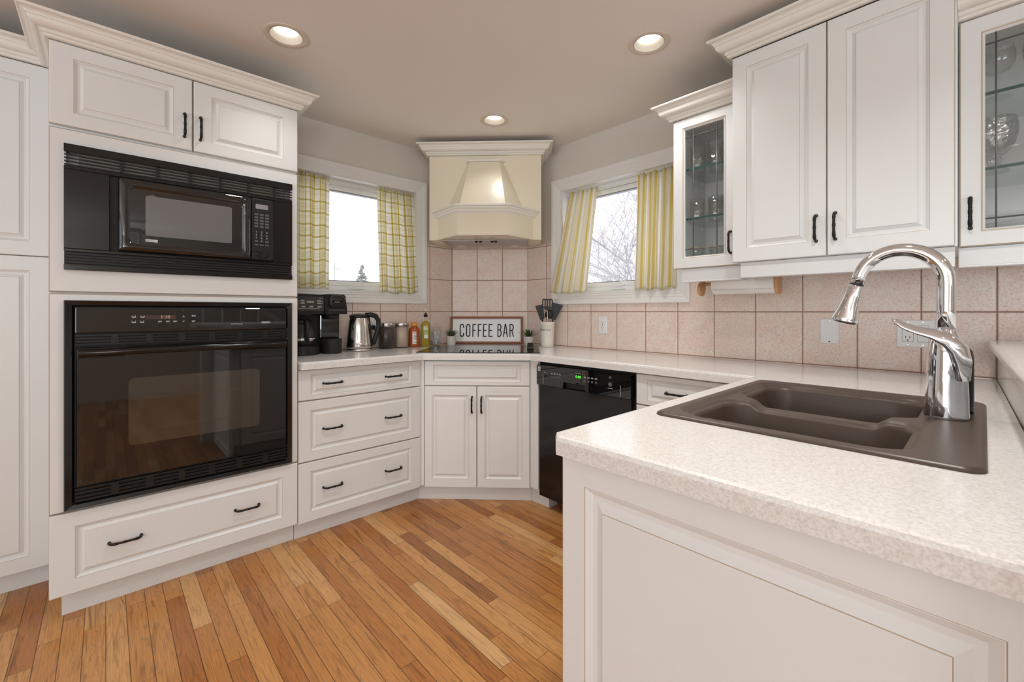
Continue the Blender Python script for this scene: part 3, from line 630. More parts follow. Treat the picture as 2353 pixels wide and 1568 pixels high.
for r_ in range(5):
    for c_ in range(3): m.box(0.620 + c_ * 0.022, 0.635 + c_ * 0.022, -0.0368, -0.0362, 0.292 - r_ * 0.014, 0.300 - r_ * 0.014)
m.build('touch_pads', M_DIMPRINT, cp)
for k, ch in enumerate('123456789'): text_mesh('keypad_digit', ch, 0.012, M_PRINT, cp, (0.627 + (k % 3) * 0.022, -0.0366, 0.214 - (k // 3) * 0.014))
text_mesh('keypad_digit', '0', 0.012, M_PRINT, cp, (0.649, -0.0366, 0.172))
m = MB()
for c_ in (0, 2): m.box(0.620 + c_ * 0.022, 0.635 + c_ * 0.022, -0.0368, -0.0362, 0.168, 0.175)
for c_ in range(3): m.box(0.620 + c_ * 0.022, 0.635 + c_ * 0.022, -0.0368, -0.0362, 0.152, 0.158)
m.build('touch_pads', M_DIMPRINT, cp)
m = MB(); m.rings([[(0.651 + a * math.cos(t) * 1.0, y, 0.112 + a * 0.62 * math.sin(t)) for t in [2 * PI * k / 28 for k in range(28)]] for a, y in ((0.029, -0.0355), (0.029, -0.038), (0.026, -0.040), (0.022, -0.0385), (0.0005, -0.0395))], 0, True, False, True); m.build('door_button', M_BLACK, cp)

# wall oven: local origin at the lower left of its frame
ov = empty('wall_oven', (XL, -0.1145, 0.4225), PI / 2, 'black glass wall oven beneath the built-in microwave', 'oven')
OVW, OVH = 0.788, 0.786
m = MB()
fr = lambda i, y: [(i * 0.9, y, i * 0.75), (OVW - i * 0.9, y, i * 0.75), (OVW - i * 0.9, y, OVH - i * 0.75), (i * 0.9, y, OVH - i * 0.75)]
m.rings([fr(0, -0.001), fr(0, -0.016), fr(0.004, -0.022), fr(0.024, -0.018), fr(0.030, -0.012), fr(0.030, -0.001)]); m.build('frame', M_BLACK, ov)
m = MB(); m.box(0.028, OVW - 0.028, -0.006, -0.001, 0.023, OVH - 0.023); m.build('backing', M_BMAT, ov)
m = MB(); m.box(0.030, OVW - 0.030, -0.022, -0.006, 0.662, OVH - 0.026); op = m.build('control_panel', M_BGLASS, ov, bevel=0.003)
for (x0, z) in ((0.190, 0.719), (0.217, 0.719), (0.190, 0.698), (0.215, 0.698), (0.272, 0.700), (0.298, 0.700), (0.322, 0.700), (0.385, 0.722), (0.385, 0.700)):
    m = MB(); w_ = 0.013
    m.box(x0, x0 + w_, -0.0224, -0.0221, z + 0.003, z + 0.005); m.box(x0, x0 + w_ * 0.8, -0.0224, -0.0221, z, z + 0.0016)
    if z > 0.71 or x0 < 0.23: m.box(x0, x0 + 0.002, -0.0224, -0.0221, z, z + 0.009); m.box(x0 + w_ - 0.002, x0 + w_, -0.0224, -0.0221, z, z + 0.009)
    m.build('touch_pad', M_PRINT, op)
m = MB(); m.box(0.232, 0.330, -0.0226, -0.0221, 0.713, 0.729); m.build('display', M_AMBER, op)
text_mesh('display_digits', '1:10', 0.019, simple('digit_glow', (0.3, 0.2, 0.16), 0.5, emit=(0.8, 0.6, 0.5), estr=0.3), op, (0.296, -0.0228, 0.721))
text_mesh('arrow_mark', '^', 0.020, M_PRINT, op, (0.357, -0.0224, 0.720)); text_mesh('arrow_mark', 'v', 0.014, M_PRINT, op, (0.357, -0.0224, 0.703))
text_mesh('printed_line', 'Self Cleaning', 0.0085, M_PRINT, op, (0.552, -0.0224, 0.688))
m = MB(); m.box(0.652, 0.688, -0.0232, -0.0221, 0.689, 0.697); bd = m.build('logo_badge', M_BADGE, op); bd['label'] = 'small silver maker badge'
text_mesh('badge_text', 'KENMORE', 0.0072, M_BMAT, bd, (0.670, -0.0235, 0.693))
def vent(name, z0, z1, nsl, npost):
    m = MB(); h_ = (z1 - z0) / (nsl * 2 + 1)
    for k in range(nsl + 1): m.box(0.030, OVW - 0.030, -0.020, -0.008, z0 + 2 * k * h_, z0 + (2 * k + 1) * h_)
    for k in range(npost):
        x = 0.13 + k * (OVW - 0.26) / (npost - 1); m.box(x, x + 0.022, -0.0195, -0.008, z0, z1)
    m.build(name, M_BSAT, ov)
vent('upper_vent', 0.616, 0.656, 3, 6); vent('lower_vent', 0.028, 0.078, 3, 6)
m = MB(); m.rings([[(0.036, y, 0.092), (OVW - 0.036, y, 0.092), (OVW - 0.036, y, 0.606), (0.036, y, 0.606)] if j else [(0.034, y, 0.090), (OVW - 0.034, y, 0.090), (OVW - 0.034, y, 0.608), (0.034, y, 0.608)] for j, y in ((0, -0.007), (0, -0.036), (1, -0.040))], 0, False, True, True)
od = m.build('door', M_BGLASS, ov)
m = MB(); m.rings([rr3(0.180, 0.640, 0.215, 0.480, 0.018, -0.0402), rr3(0.180, 0.640, 0.215, 0.480, 0.018, -0.0406)], 0, False, True, True); ow = m.build('window', M_OVENWIN, od)
m = MB()
for z in (0.270, 0.395): m.box(0.186, 0.634, -0.0409, -0.0407, z, z + 0.0015)
m.build('rack', simple('rack_line', (0.10, 0.075, 0.05), 0.4, metal=0.5), ow)
m = MB(); m.tube([(0.038, -0.052, 0.588), (0.20, -0.062, 0.590), (0.40, -0.066, 0.591), (0.60, -0.062, 0.590), (OVW - 0.038, -0.052, 0.588)], 0.014, 14); m.box(0.036, 0.17, -0.056, -0.040, 0.570, 0.604); m.box(OVW - 0.110, OVW - 0.036, -0.056, -0.040, 0.576, 0.602)
m.build('door_handle', M_BLACK, od, bevel=0.002)

# drawer base cabinet
dc = cabinet('drawer_cabinet', (XL, 0.7065, 0), PI / 2, 'white base cabinet with three wide drawers below the coffee maker')
m = MB(); m.box(0.001, 0.705, D, 0.505, 0.104, 0.872); m.prism([(0.6985, 0.004), (0.7105, 0.004), (0.7125, 0.03), (0.6985, 0.03)], 0.104, 0.872); m.build('body', M_WHITE, dc)
m = MB(); m.prism([(0.0, 0.065), (0.7233, 0.065), (0.7233, 0.20), (0.0, 0.50)], 0, 0.1035); m.build('toe_kick', M_WHITE, dc)
for z0, h, fv, hz in ((0.7145, 0.154, 0.024, 0.079), (0.4035, 0.3065, 0.049, 0.155), (0.0955, 0.3035, 0.049, 0.157)):
    cab_door(dc, 0.0, z0, 0.698, h, 0.060, fv, 0.030, 'drawer', [(0.170, hz, True), (0.518, hz, True)])

# tall pantry at the far left, set back
pc = cabinet('pantry_cabinet', (-2.690, -0.785, 0), PI / 2, 'tall white pantry cabinet at the left edge, set back beside the oven cabinet')
m = MB(); m.box(0.0, 0.618, D, 0.60, 0.10, 2.197); m.build('body', M_WHITE, pc)
m = MB(); m.box(0.0, 0.618, 0.072, 0.60, 0, 0.0995); m.build('toe_kick', M_WHITE, pc)
cab_door(pc, 0.0, 0.094, 0.614, 1.302, 0.062, 0.060); cab_door(pc, 0.0, 1.398, 0.614, 0.797, 0.062, 0.060)
crown(pc, [(0.0, 0.0), (0.622, 0.0)], 2.197)

# ------------------------------------------------------------------ corner base cabinet (45 degrees)
cx, cy = fsd(-0.332, 0.776)
cc = cabinet('corner_base_cabinet', (cx, cy, 0), PI / 4, 'white corner base cabinet with two doors below the cooktop')
m = MB(); m.box(-0.006, 0.649, D, 0.42, 0.104, 0.872); m.prism([(-0.0175, 0.004), (-0.003, 0.004), (-0.003, 0.03), (-0.030, 0.03)], 0.104, 0.872); m.prism([(0.646, 0.004), (0.6525, 0.004), (0.672, 0.03), (0.646, 0.03)], 0.104, 0.872); m.build('body', M_WHITE, cc)
m = MB(); m.prism([(-0.0500, 0.056), (0.6560, 0.056), (0.640, 0.35), (0.0, 0.35)], 0, 0.1035); m.build('toe_kick', M_WHITE, cc)
cab_door(cc, 0, 0.7155, 0.643, 0.149, 0.055, 0.024, name='drawer_front')
cab_door(cc, 0, 0.094, 0.3195, 0.617, 0.048, 0.054, handles=[(0.2925, 0.505, False)]); cab_door(cc, 0.3235, 0.094, 0.3195, 0.617, 0.048, 0.054, handles=[(0.027, 0.505, False)])

# ------------------------------------------------------------------ right run of base units
fp = empty('filler_panel', (-1.863, YR, 0), 0, 'narrow white filler panel between the corner cabinet and dishwasher', 'panel')
m = MB(); m.box(0.001, 0.058, 0.0, 0.02, 0.104, 0.872); m.build('panel', M_WHITE, fp, bevel=0.001)
m = MB(); m.prism([(-0.036, 0.045), (0.105, 0.045), (0.105, 0.12), (0.036, 0.12)], 0.0, 0.088); m.build('toe_kick', M_WHITE, fp)
dw = empty('dishwasher', (-1.802, YR, 0), 0, 'black dishwasher with green display under the right counter', 'dishwasher')
DWW = 0.632
m = MB(); m.box(0.0, DWW + 0.014, 0.03, 0.50, 0.100, 0.868); m.build('body', M_BMAT, dw)
m = MB(); m.box(0.115, DWW, 0.115, 0.46, 0.0, 0.099); m.build('toe_kick', M_BMAT, dw)
m = MB(); m.box(0.006, DWW - 0.006, 0.0, 0.028, 0.078, 0.736); m.build('door', M_BLACK, dw, bevel=0.004)
m = MB()
m.prism_y([(0.0, 0.738), (0.20, 0.738), (0.205, 0.772), (0.355, 0.772), (0.36, 0.738), (DWW, 0.738), (DWW, 0.853), (0.0, 0.853)], -0.014, 0.028); dp = m.build('control_panel', M_BGLASS, dw, bevel=0.003)
m = MB(); m.box(0.203, 0.357, 0.012, 0.027, 0.738, 0.773); m.build('handle_pocket', M_BMAT, dp)
m = MB(); m.box(0.05, 0.052, -0.0145, -0.0141, 0.745, 0.80); m.build('accent_line', M_BADGE, dp)
m = MB(); m.box(0.575, 0.577, -0.0145, -0.0141, 0.745, 0.80); m.build('accent_line', M_BADGE, dp)
m = MB(); m.box(0.010, 0.030, -0.0146, -0.0141, 0.818, 0.843); bd = m.build('logo_badge', M_BADGE, dp)
m = MB(); m.box(0.012, 0.028, -0.0149, -0.0146, 0.835, 0.837); m.box(0.012, 0.028, -0.0149, -0.0146, 0.829, 0.831); m.box(0.012, 0.028, -0.0149, -0.0146, 0.823, 0.825); m.build('badge_mark', M_BMAT, bd); bd['label'] = 'small square silver badge'
m = MB(); m.box(0.288, 0.334, -0.0144, -0.0141, 0.800, 0.828); m.build('display', M_BMAT, dp)
text_mesh('display_digits', '0:00', 0.022, M_GREEN, dp, (0.311, -0.0147, 0.812))
text_mesh('printed_line', 'DELAY START', 0.006, M_PRINT, dp, (0.311, -0.0146, 0.832))
m = MB(); m.lathe([(0.0001, -0.0005), (0.003, 0), (0.0001, 0.0005)], (0, 0, 0), 10); m.build('indicator', M_RED, dp, (0.262, -0.0146, 0.820))
for k, (x, z, r_) in enumerate([(0.066, 0.792, 0.008)] + [(0.120 + i * 0.020, 0.793, 0.005) for i in range(4)] + [(0.355 + i * 0.024, 0.795, 0.006) for i in range(4)] + [(0.515, 0.797, 0.011), (0.515, 0.833, 0.007)]):
    m = MB(); m.rings([[(x + a * math.cos(t), y, z + a * math.sin(t)) for t in [2 * PI * q / 20 for q in range(20)]] for a, y in ((r_, -0.0140), (r_, -0.0155), (r_ * 0.82, -0.0165), (r_ * 0.78, -0.0155))], 0, True, False, True); m.build('button', M_DIMPRINT if k else M_BSAT, dp)
m = MB()
for i in range(4): m.box(0.114 + i * 0.020, 0.126 + i * 0.020, -0.0145, -0.0141, 0.808, 0.8105); m.box(0.116 + i * 0.020, 0.124 + i * 0.020, -0.0145, -0.0141, 0.813, 0.815); m.box(0.347 + i * 0.024, 0.363 + i * 0.024, -0.0145, -0.0141, 0.812, 0.8145); m.box(0.349 + i * 0.024, 0.361 + i * 0.024, -0.0145, -0.0141, 0.817, 0.819)
m.box(0.500, 0.530, -0.0145, -0.0141, 0.776, 0.7785); m.box(0.058, 0.074, -0.0145, -0.0141, 0.812, 0.814); m.build('printed_marks', M_PRINT, dp)

sc_ = cabinet('drawer_base_cabinet', (-1.150, YR, 0), 0, 'white base cabinet with a drawer between the dishwasher and the peninsula')
m = MB(); m.box(0.0, 0.54, D, 0.50, 0.104, 0.872); m.build('body', M_WHITE, sc_)
m = MB(); m.box(0.0, 0.54, 0.075, 0.48, 0, 0.1035); m.build('toe_kick', M_WHITE, sc_)
cab_door(sc_, 0.002, 0.7205, 0.500, 0.146, 0.060, 0.024, name='drawer', handles=[(0.205, 0.073, True)])
cab_door(sc_, 0.002, 0.094, 0.500, 0.6225, 0.056, 0.056, handles=[(0.028, 0.52, False)])

# ------------------------------------------------------------------ peninsula cabinet: end panel faces -y, doors face -x
pn = cabinet('peninsula_cabinet', (-0.600, 0.703, 0), 0, 'white peninsula sink cabinet with a large raised end panel in the foreground')
raised_panel(0.680, 0.8715, 0.060, 0.060, 0.044, 0.020, 0.011).build('end_panel', [M_WHITE, M_GLAZE], pn, (-0.004, 0, 0.003))
m = MB(); m.box(0.022, 0.64, 0.0205, 0.035, 0.003, 0.872); m.box(0.022, 0.036, 0.036, 1.185, 0.104, 0.872); m.box(0.036, 0.636, 0.036, 1.185, 0.104, 0.118); m.box(0.622, 0.636, 0.036, 1.185, 0.118, 0.872); m.build('body', M_WHITE, pn)
m = MB(); m.box(0.09, 0.62, 0.04, 1.18, 0.0, 0.1035); m.build('toe_kick', M_WHITE, pn)
for y0, hu in ((1.10, 0.475), (0.585, 0.03)):
    d = raised_panel(0.505, 0.755, 0.058, 0.058).build('door', [M_WHITE, M_GLAZE], pn, (0.0, y0, 0.108), (0, 0, -PI / 2)); handle(d, hu, 0.62)

# ------------------------------------------------------------------ worktop, sink, faucet
yc = M0.y + (-2.29 - M0.x) - 0.82 * math.sqrt(2); xc = M0.x + (1.850 - M0.y) + 0.82 * math.sqrt(2)
outer = [(-2.8475, 0.708), (-2.29, 0.708), (-2.29, yc), (xc, 1.850), (-0.617, 1.850), (-0.617, 0.698), (-0.593, 0.672), (0.0755, 0.672), (0.0305, 2.4185), (-2.4285, 2.4185), (-2.8475, 1.9995)]
hole = rrect(-0.535, -0.015, 1.005, 1.715, 0.03, 3)
V, Fc, I = fill_holes(outer, [hole], 0.914)
m = MB(); m.add(V, Fc); n = len(V); m.add([(x, y, 0.8755) for x, y, z in V], [f[::-1] for f in Fc])
for lp in I:
    for k in range(len(lp)): a, c = lp[k], lp[(k + 1) % len(lp)]; m.f.append((a, c, c + n, a + n)); m.mi.append(0); m.sm.append(False)
bm_me = m.mesh('countertop', M_COUNTER); bm = bmesh.new(); bm.from_mesh(bm_me); bmesh.ops.remove_doubles(bm, verts=bm.verts, dist=1e-5); bmesh.ops.recalc_face_normals(bm, faces=bm.faces)
fe = [e for e in bm.edges if len(e.link_faces) == 2 and e.calc_face_angle(0) > 0.5 and all(v.co.z > 0.9 for v in e.verts) and not all(-0.54 < v.co.x < -0.01 and 1.0 < v.co.y < 1.72 for v in e.verts) and not (all(v.co.y > 1.99 for v in e.verts)) and not all(v.co.x > 0.03 for v in e.verts)]
bmesh.ops.bevel(bm, geom=fe, offset=0.010, segments=2, profile=0.55, affect='EDGES')
bm.to_mesh(bm_me); bm.free()
tag(inst('countertop', bm_me, None), 'pale speckled laminate countertop running round the corner and along the peninsula', 'countertop')

sk = empty('sink', (0, 0, 0.9143), 0, 'dark brown double bowl sink set in the peninsula countertop', 'sink')
SX0, SX1, SY0, SY1 = -0.556, 0.004, 0.986, 1.737
def lp3(x0, x1, y0, y1, r, z, n=8): return [(x, y, z) for x, y in rrect(x0, x1, y0, y1, r, n)]
A = (-0.514, -0.089, 1.029, 1.338); B = (-0.514, -0.096, 1.374, 1.697)
def rec(i): return (-0.530 + i, -0.072 - i, 1.012 + i, 1.713 - i)
m = MB()
m.rings([lp3(SX0, SX1, SY0, SY1, 0.028, 0.0), lp3(SX0 + 0.002, SX1 - 0.002, SY0 + 0.002, SY1 - 0.002, 0.027, 0.005), lp3(SX0 + 0.008, SX1 - 0.008, SY0 + 0.008, SY1 - 0.008, 0.024, 0.008)], 0, True)
V, Fc, I = fill_holes(rrect(SX0 + 0.008, SX1 - 0.008, SY0 + 0.008, SY1 - 0.008, 0.024, 8), [rrect(*rec(0), 0.085, 8)], 0.008); m.add(V, Fc, 0, True)
m.rings([lp3(*rec(0), 0.085, 0.008), lp3(*rec(0.003), 0.082, 0.0072), lp3(*rec(0.010), 0.078, 0.0015), lp3(*rec(0.013), 0.075, 0.0005)], 0, True)
def rimz(x, y):
    t = max(0.0, min(1.0, (0.155 - abs(x + 0.301)) / 0.035)); t = t * t * (3 - 2 * t)
    u = max(0.0, 1 - abs(y - 1.356) / 0.036); u = min(1.0, u * 2.5)
    return 0.0005 - 0.020 * t * u
ra, rb = 0.075, 0.080
LA = rrect(*A, ra, 10); LB = rrect(*B, rb, 10)
def dens(loop):
    out = []
    for k in range(len(loop)):
        p, q = Vector(loop[k]), Vector(loop[(k + 1) % len(loop)]); nseg = max(1, int((q - p).length / 0.014))
        for j in range(nseg): out.append(tuple(p.lerp(q, j / nseg)))
    return out
LA, LB = dens(LA), dens(LB)
V, Fc, I = fill_holes(rrect(*rec(0.013), 0.075, 8), [LA, LB], 0.0005); m.add([(x, y, rimz(x, y)) for x, y, z in V], Fc, 0, True)
def bowl(loop):
    c = Vector((sum(p[0] for p in loop) / len(loop), sum(p[1] for p in loop) / len(loop)))
    nr = []
    for k in range(len(loop)):
        t = Vector(loop[(k + 1) % len(loop)]) - Vector(loop[k - 1]); n_ = Vector((-t.y, t.x)).normalized(); nr.append(n_)
    rs = []
    for off, dz in ((0, 0), (0.002, -0.0015), (0.005, -0.0050), (0.0075, -0.0060), (0.0130, -0.0065), (0.0155, -0.0085), (0.0185, -0.018), (0.025, -0.09), (0.033, -0.155), (0.044, -0.176), (0.065, -0.186)):
        k_ = min(1.0, -dz / 0.05); rs.append([(p[0] + q.x * off, p[1] + q.y * off, rimz(*p) * (1 - k_) + 0.0005 * k_ + dz) for p, q in zip(loop, nr)])
    m.rings(rs, 0, True, False, True)
bowl(LA); bowl(LB)
m.build('basin', M_SINK, sk, flip=True)
for A_ in (A, B):
    m = MB(); m.lathe([(0.0001, 0.001), (0.02, 0.0015), (0.034, 0.003), (0.040, 0.0025), (0.040, -0.0005)], (0, 0, 0), 28); m.build('drain', M_STEEL, sk, ((A_[0] + A_[1]) / 2, (A_[2] + A_[3]) / 2, -0.185))

FX, FY, FZ = -0.060, 1.424, 0.9223
fc = empty('faucet', (FX, FY, FZ), 0, 'tall chrome pull-down kitchen faucet on the sink deck', 'faucet')
m = MB(); m.lathe([(0.0375, 0), (0.0385, 0.003), (0.0385, 0.006), (0.0375, 0.02), (0.0370, 0.06), (0.0355, 0.10), (0.0335, 0.14), (0.0300, 0.168), (0.0245, 0.188), (0.0190, 0.201), (0.0180, 0.204)], (0, 0, 0), 48); m.build('body', M_CHROME, fc)
m = MB(); pts = [(0, 0, 0.200), (0, 0, 0.25), (0, 0, 0.30)]; R_ = 0.081
for k in range(0, 25):
    a = math.radians(k * 165 / 24); pts.append((-R_ + R_ * math.cos(a), 0, 0.314 + R_ * math.sin(a)))
pts.append((pts[-1][0] - 0.0052, 0, pts[-1][2] - 0.0193))
m.tube(pts, [0.0165] * 12 + [0.0165 - 0.0020 * k / (len(pts) - 13) for k in range(len(pts) - 12)], 24); m.build('spout', M_CHROME, fc)
e0 = Vector(pts[-1]); dr = (Vector(pts[-1]) - Vector(pts[-2])).normalized()
m = MB(); m.tube([e0 + dr * t for t in (0.0, 0.003)], 0.0150, 24); m.build('joint_ring', M_BSAT, fc)
m = MB(); m.tube([e0 + dr * t for t in (0.0035, 0.006, 0.04, 0.068, 0.088, 0.097, 0.101, 0.102)], [0.0145, 0.0160, 0.0190, 0.0230, 0.0280, 0.0302, 0.0296, 0.022], 28); sh = m.build('spray_head', M_CHROME, fc)
m = MB(); m.tube([e0 + dr * t for t in (0.1022, 0.1035)], 0.023, 24); m.build('spray_face', M_BSAT, sh)
# lever: sweeps over the near side of the body to a thin raised tip
m = MB()
path = [Vector(p) for p in ((0.030, -0.028, 0.090), (0.029, -0.032, 0.130), (0.022, -0.036, 0.160), (0.004, -0.043, 0.181), (-0.020, -0.049, 0.194), (-0.045, -0.053, 0.201), (-0.066, -0.056, 0.210), (-0.082, -0.057, 0.221), (-0.090, -0.057, 0.228))]
hw = [0.012, 0.017, 0.020, 0.0185, 0.0145, 0.0115, 0.0095, 0.007, 0.0035]; th = [0.004, 0.006, 0.0085, 0.0090, 0.0065, 0.0050, 0.0042, 0.0036, 0.0022]
rs = []
for i, p in enumerate(path):
    t = (path[min(i + 1, len(path) - 1)] - path[max(i - 1, 0)]).normalized(); out = Vector((0.35, -0.75, 0.55)) if i > 2 else Vector((0.6, -0.8, 0.1))
    n_ = (out - t * out.dot(t)).normalized(); w_ = t.cross(n_)
    rs.append([p + w_ * hw[i] * math.cos(a) + n_ * th[i] * math.sin(a) for a in [2 * PI * k / 16 for k in range(16)]])
m.rings(rs, 0, True, True, True); m.build('lever', M_CHROME, fc)
m = MB(); m.lathe([(0.022, 0), (0.0235, 0.004), (0.0235, 0.135), (0.021, 0.150), (0.013, 0.160), (0.0001, 0.162)], (0, 0, 0), 28)
tag(m.build('soap_bottle', M_BSAT, None, (-0.040, 1.520, 0.9223)), 'small black round-topped bottle half hidden behind the faucet', 'bottle')

# raised bar at the right edge
br = empty('raised_bar', (0.032, 2.4175, 0), math.radians(1.5), 'raised breakfast bar ledge at the right edge behind the faucet', 'bar counter')
m = MB(); m.box(0.0005, 0.14, -1.80, -0.006, 0.0, 1.0195); m.build('bar_wall', M_COUNTER, br)
m = MB(); m.prism_y([(-0.008, 1.020), (0.45, 1.020), (0.45, 1.061), (-0.016, 1.061), (-0.024, 1.054), (-0.024, 1.038)], -1.84, -0.014); m.build('bar_top', M_COUNTER, br, bevel=0.003)

# ------------------------------------------------------------------ upper cabinets (local x = world x, +y into the wall)
UZ = 1.376
def glass_door(parent, u0, v0, w, h, fx0, fx1, fz0, fz1, bars_u, bars_v, hd):
    """frame door with leaded pane; fx/fz are the frame widths"""
    m = MB()
    def R(a, y): return [(fx0 * a if a < 1 else fx0, y, fz0 * a if a < 1 else fz0), (w - (fx1 * a if a < 1 else fx1), y, fz0 * a if a < 1 else fz0), (w - (fx1 * a if a < 1 else fx1), y, h - (fz1 * a if a < 1 else fz1)), (fx0 * a if a < 1 else fx0, y, h - (fz1 * a if a < 1 else fz1))]
    m.rings([R(1, 0.020), R(0, 0.020), R(0, 0.0035), R(0.06, 0.0), R(0.80, 0.0), R(0.84, 0.0025), R(0.90, 0.0035), R(0.999, 0.010), R(1, 0.020)], [0, 0, 1, 0, 0, 1, 0, 0])
    d = m.build('door', [M_WHITE, M_GLAZE], parent, (u0, 0, v0))
    m = MB(); m.box(fx0 + 0.0005, w - fx1 - 0.0005, 0.0125, 0.0150, fz0 + 0.0005, h - fz1 - 0.0005); p = m.build('glass_pane', M_PANE, d)
    m = MB()
    for u in bars_u: m.tube([(u, 0.0122, fz0), (u, 0.0122, h - fz1)], 0.0026, 6)
    for v in bars_v: m.tube([(fx0, 0.0120, v), (w - fx1, 0.0120, v)], 0.0026, 6)
    m.build('lead_came', M_LEAD, p)
    handle(d, *hd); return d
def hollow(parent, w, dep, z0, z1, mat=M_WHITE, shelves=(), lip=True):
    m = MB(); m.box(0.0, 0.018, D, dep, z0, z1); m.box(w - 0.018, w, D, dep, z0, z1); m.box(0.018, w - 0.018, D, dep, z0, z0 + 0.018); m.box(0.018, w - 0.018, D, dep, z1 - 0.018, z1); m.box(0.018, w - 0.018, dep - 0.008, dep, z0 + 0.018, z1 - 0.018)
    for z in shelves:
        for x in (0.020, w - 0.024):
            for y in (0.08, dep - 0.06): m.box(x - 0.002, x + 0.006, y, y + 0.012, z - 0.018, z - 0.0015)
    m.build('body', mat, parent)
    for z in shelves:
        m = MB(); m.box(0.0195, w - 0.0195, 0.045, dep - 0.010, z, z + 0.0095); sh = m.build('glass_shelf', M_SHELF, parent)
        m = MB(); m.box(0.0195, w - 0.0195, 0.0415, 0.0447, z, z + 0.0095); m.build('front_edge', M_SHELFEDGE, sh)
def light_rail(parent, u0, u1, y0, top, bot, ret0=None):
    m = MB(); m.box(u0, u1, y0, y0 + 0.018, bot, top); m.box(u0 - 0.0, u1, y0 - 0.004, y0 + 0.05, bot - 0.006, bot)
    if ret0: m.box(u0, u0 + 0.018, y0 + 0.018, ret0, bot, top)
    m.build('light_rail', M_WHITE, parent, bevel=0.0015)

su = cabinet('glass_door_cabinet', (-1.054, 2.070, 0), 0, 'small white wall cabinet with leaded glass door beside the striped curtains')
SW, SD = 0.316, 0.340
hollow(su, SW, SD, UZ, 2.107, shelves=(1.862, 1.618))
glass_door(su, 0.0, UZ, 0.314, 0.731, 0.058, 0.0735, 0.058, 0.055, (0.098, 0.209), (0.093, 0.640), (0.275, 0.104))
light_rail(su, 0.035, SW, 0.020, UZ - 0.001, 1.317, 0.10)
crown(su, [(0.0, 0.34), (0.0, 0.0), (SW, 0.0)], 2.108)

bu = cabinet('wall_cabinet', (-0.736, 1.970, 0), 0, 'tallest white wall cabinet with two raised panel doors above the sink')
m = MB(); m.box(0.0, 0.6775, D, 0.44, UZ, 2.252); m.build('body', M_WHITE, bu)
cab_door(bu, 0.0, UZ, 0.3345, 0.874, 0.058, 0.058, handles=[(0.3035, 0.105, False)])
cab_door(bu, 0.3375, UZ, 0.3345, 0.874, 0.058, 0.058, handles=[(0.0255, 0.106, False)])
light_rail(bu, 0.026, 0.672, 0.022, UZ - 0.001, 1.317, 0.11)
crown(bu, [(0.0, 0.44), (0.0, 0.0), (0.674, 0.0), (0.674, 0.44)], 2.253)

ru = cabinet('glass_door_cabinet', (-0.058, 2.040, 0), 0, 'white wall cabinet with leaded glass door at the right edge, holding crystal')
RW_, RD = 0.46, 0.370
hollow(ru, RW_, RD, UZ, 2.107, shelves=(1.864, 1.622))
glass_door(ru, 0.002, UZ, 0.456, 0.731, 0.058, 0.058, 0.055, 0.060, (0.081, 0.375), (0.086, 0.640), (0.025, 0.107))
light_rail(ru, 0.0, RW_, 0.016, UZ - 0.001, 1.317)
crown(ru, [(0.0, 0.0), (RW_, 0.0)], 2.108)

# ---- glassware
def tumbler(r, h, mat, taper=0.92):
    m = MB(); m.lathe([(r * taper * 0.98, 0), (r * taper, 0.004), (r, h), (r - 0.0025, h), (r * taper - 0.003, 0.010), (0.0001, 0.009)], (0, 0, 0), 24); m.add([], [])
    return m.mesh('tumbler', mat)
TM = tumbler(0.040, 0.115, M_TUMBLER); TS = tumbler(0.036, 0.098, M_TUMBLER); TC = tumbler(0.036, 0.085, M_CLEAR)
RIMM = MB(); RIMM.rings([[((0.0365 + 0.0012 * math.cos(b)) * math.cos(a), (0.0365 + 0.0012 * math.cos(b)) * math.sin(a), 0.0855 + 0.0012 * math.sin(b)) for b in [2 * PI * j / 6 for j in range(6)]] for a in [2 * PI * k / 28 for k in range(29)]], 0, True); RIM = RIMM.mesh('gold_rim', M_GOLD)
def glassware(name, me, x, y, z, label, group, cat='glass', rim=False):
    o = inst(name, me, None, (x, y, z)); tag(o, label, cat, group)
    if rim: inst('rim', RIM, o)['label'] = 'thin gold rim'
    return o
z1, z2, z0 = 1.8720, 1.6280, UZ + 0.0185
for x, y, lb in ((-0.968, 2.16, 'front left textured tumbler on the top shelf of the small glass cabinet'), (-0.882, 2.16, 'middle textured tumbler on the top shelf of the small glass cabinet'), (-0.800, 2.165, 'right textured tumbler on the top shelf of the small glass cabinet'), (-0.918, 2.27, 'back left textured tumbler on the top shelf of the small glass cabinet'), (-0.818, 2.275, 'back right textured tumbler on the top shelf of the small glass cabinet')):
    glassware('tumbler', TM, x, y, z1, lb, 'textured tumblers on the top shelf')
for x, y, lb in ((-0.975, 2.165, 'left textured tumbler on the middle shelf of the small glass cabinet'), (-0.885, 2.175, 'centre textured tumbler on the middle shelf of the small glass cabinet'), (-0.800, 2.165, 'right textured tumbler on the middle shelf of the small glass cabinet'), (-0.930, 2.285, 'back textured tumbler on the middle shelf of the small glass cabinet')):
    glassware('tumbler', TS if y < 2.2 else TM, x, y, z2, lb, 'textured tumblers on the middle shelf')
for x, y, lb in ((-0.972, 2.155, 'front left gold rimmed glass on the cabinet floor'), (-0.880, 2.170, 'front middle gold rimmed glass on the cabinet floor'), (-0.798, 2.150, 'front right gold rimmed glass on the cabinet floor'), (-0.915, 2.270, 'back left gold rimmed glass on the cabinet floor'), (-0.815, 2.275, 'back right gold rimmed glass on the cabinet floor')):
    glassware('gold_rimmed_glass', TC, x, y, z0, lb, 'gold rimmed glasses', rim=True)
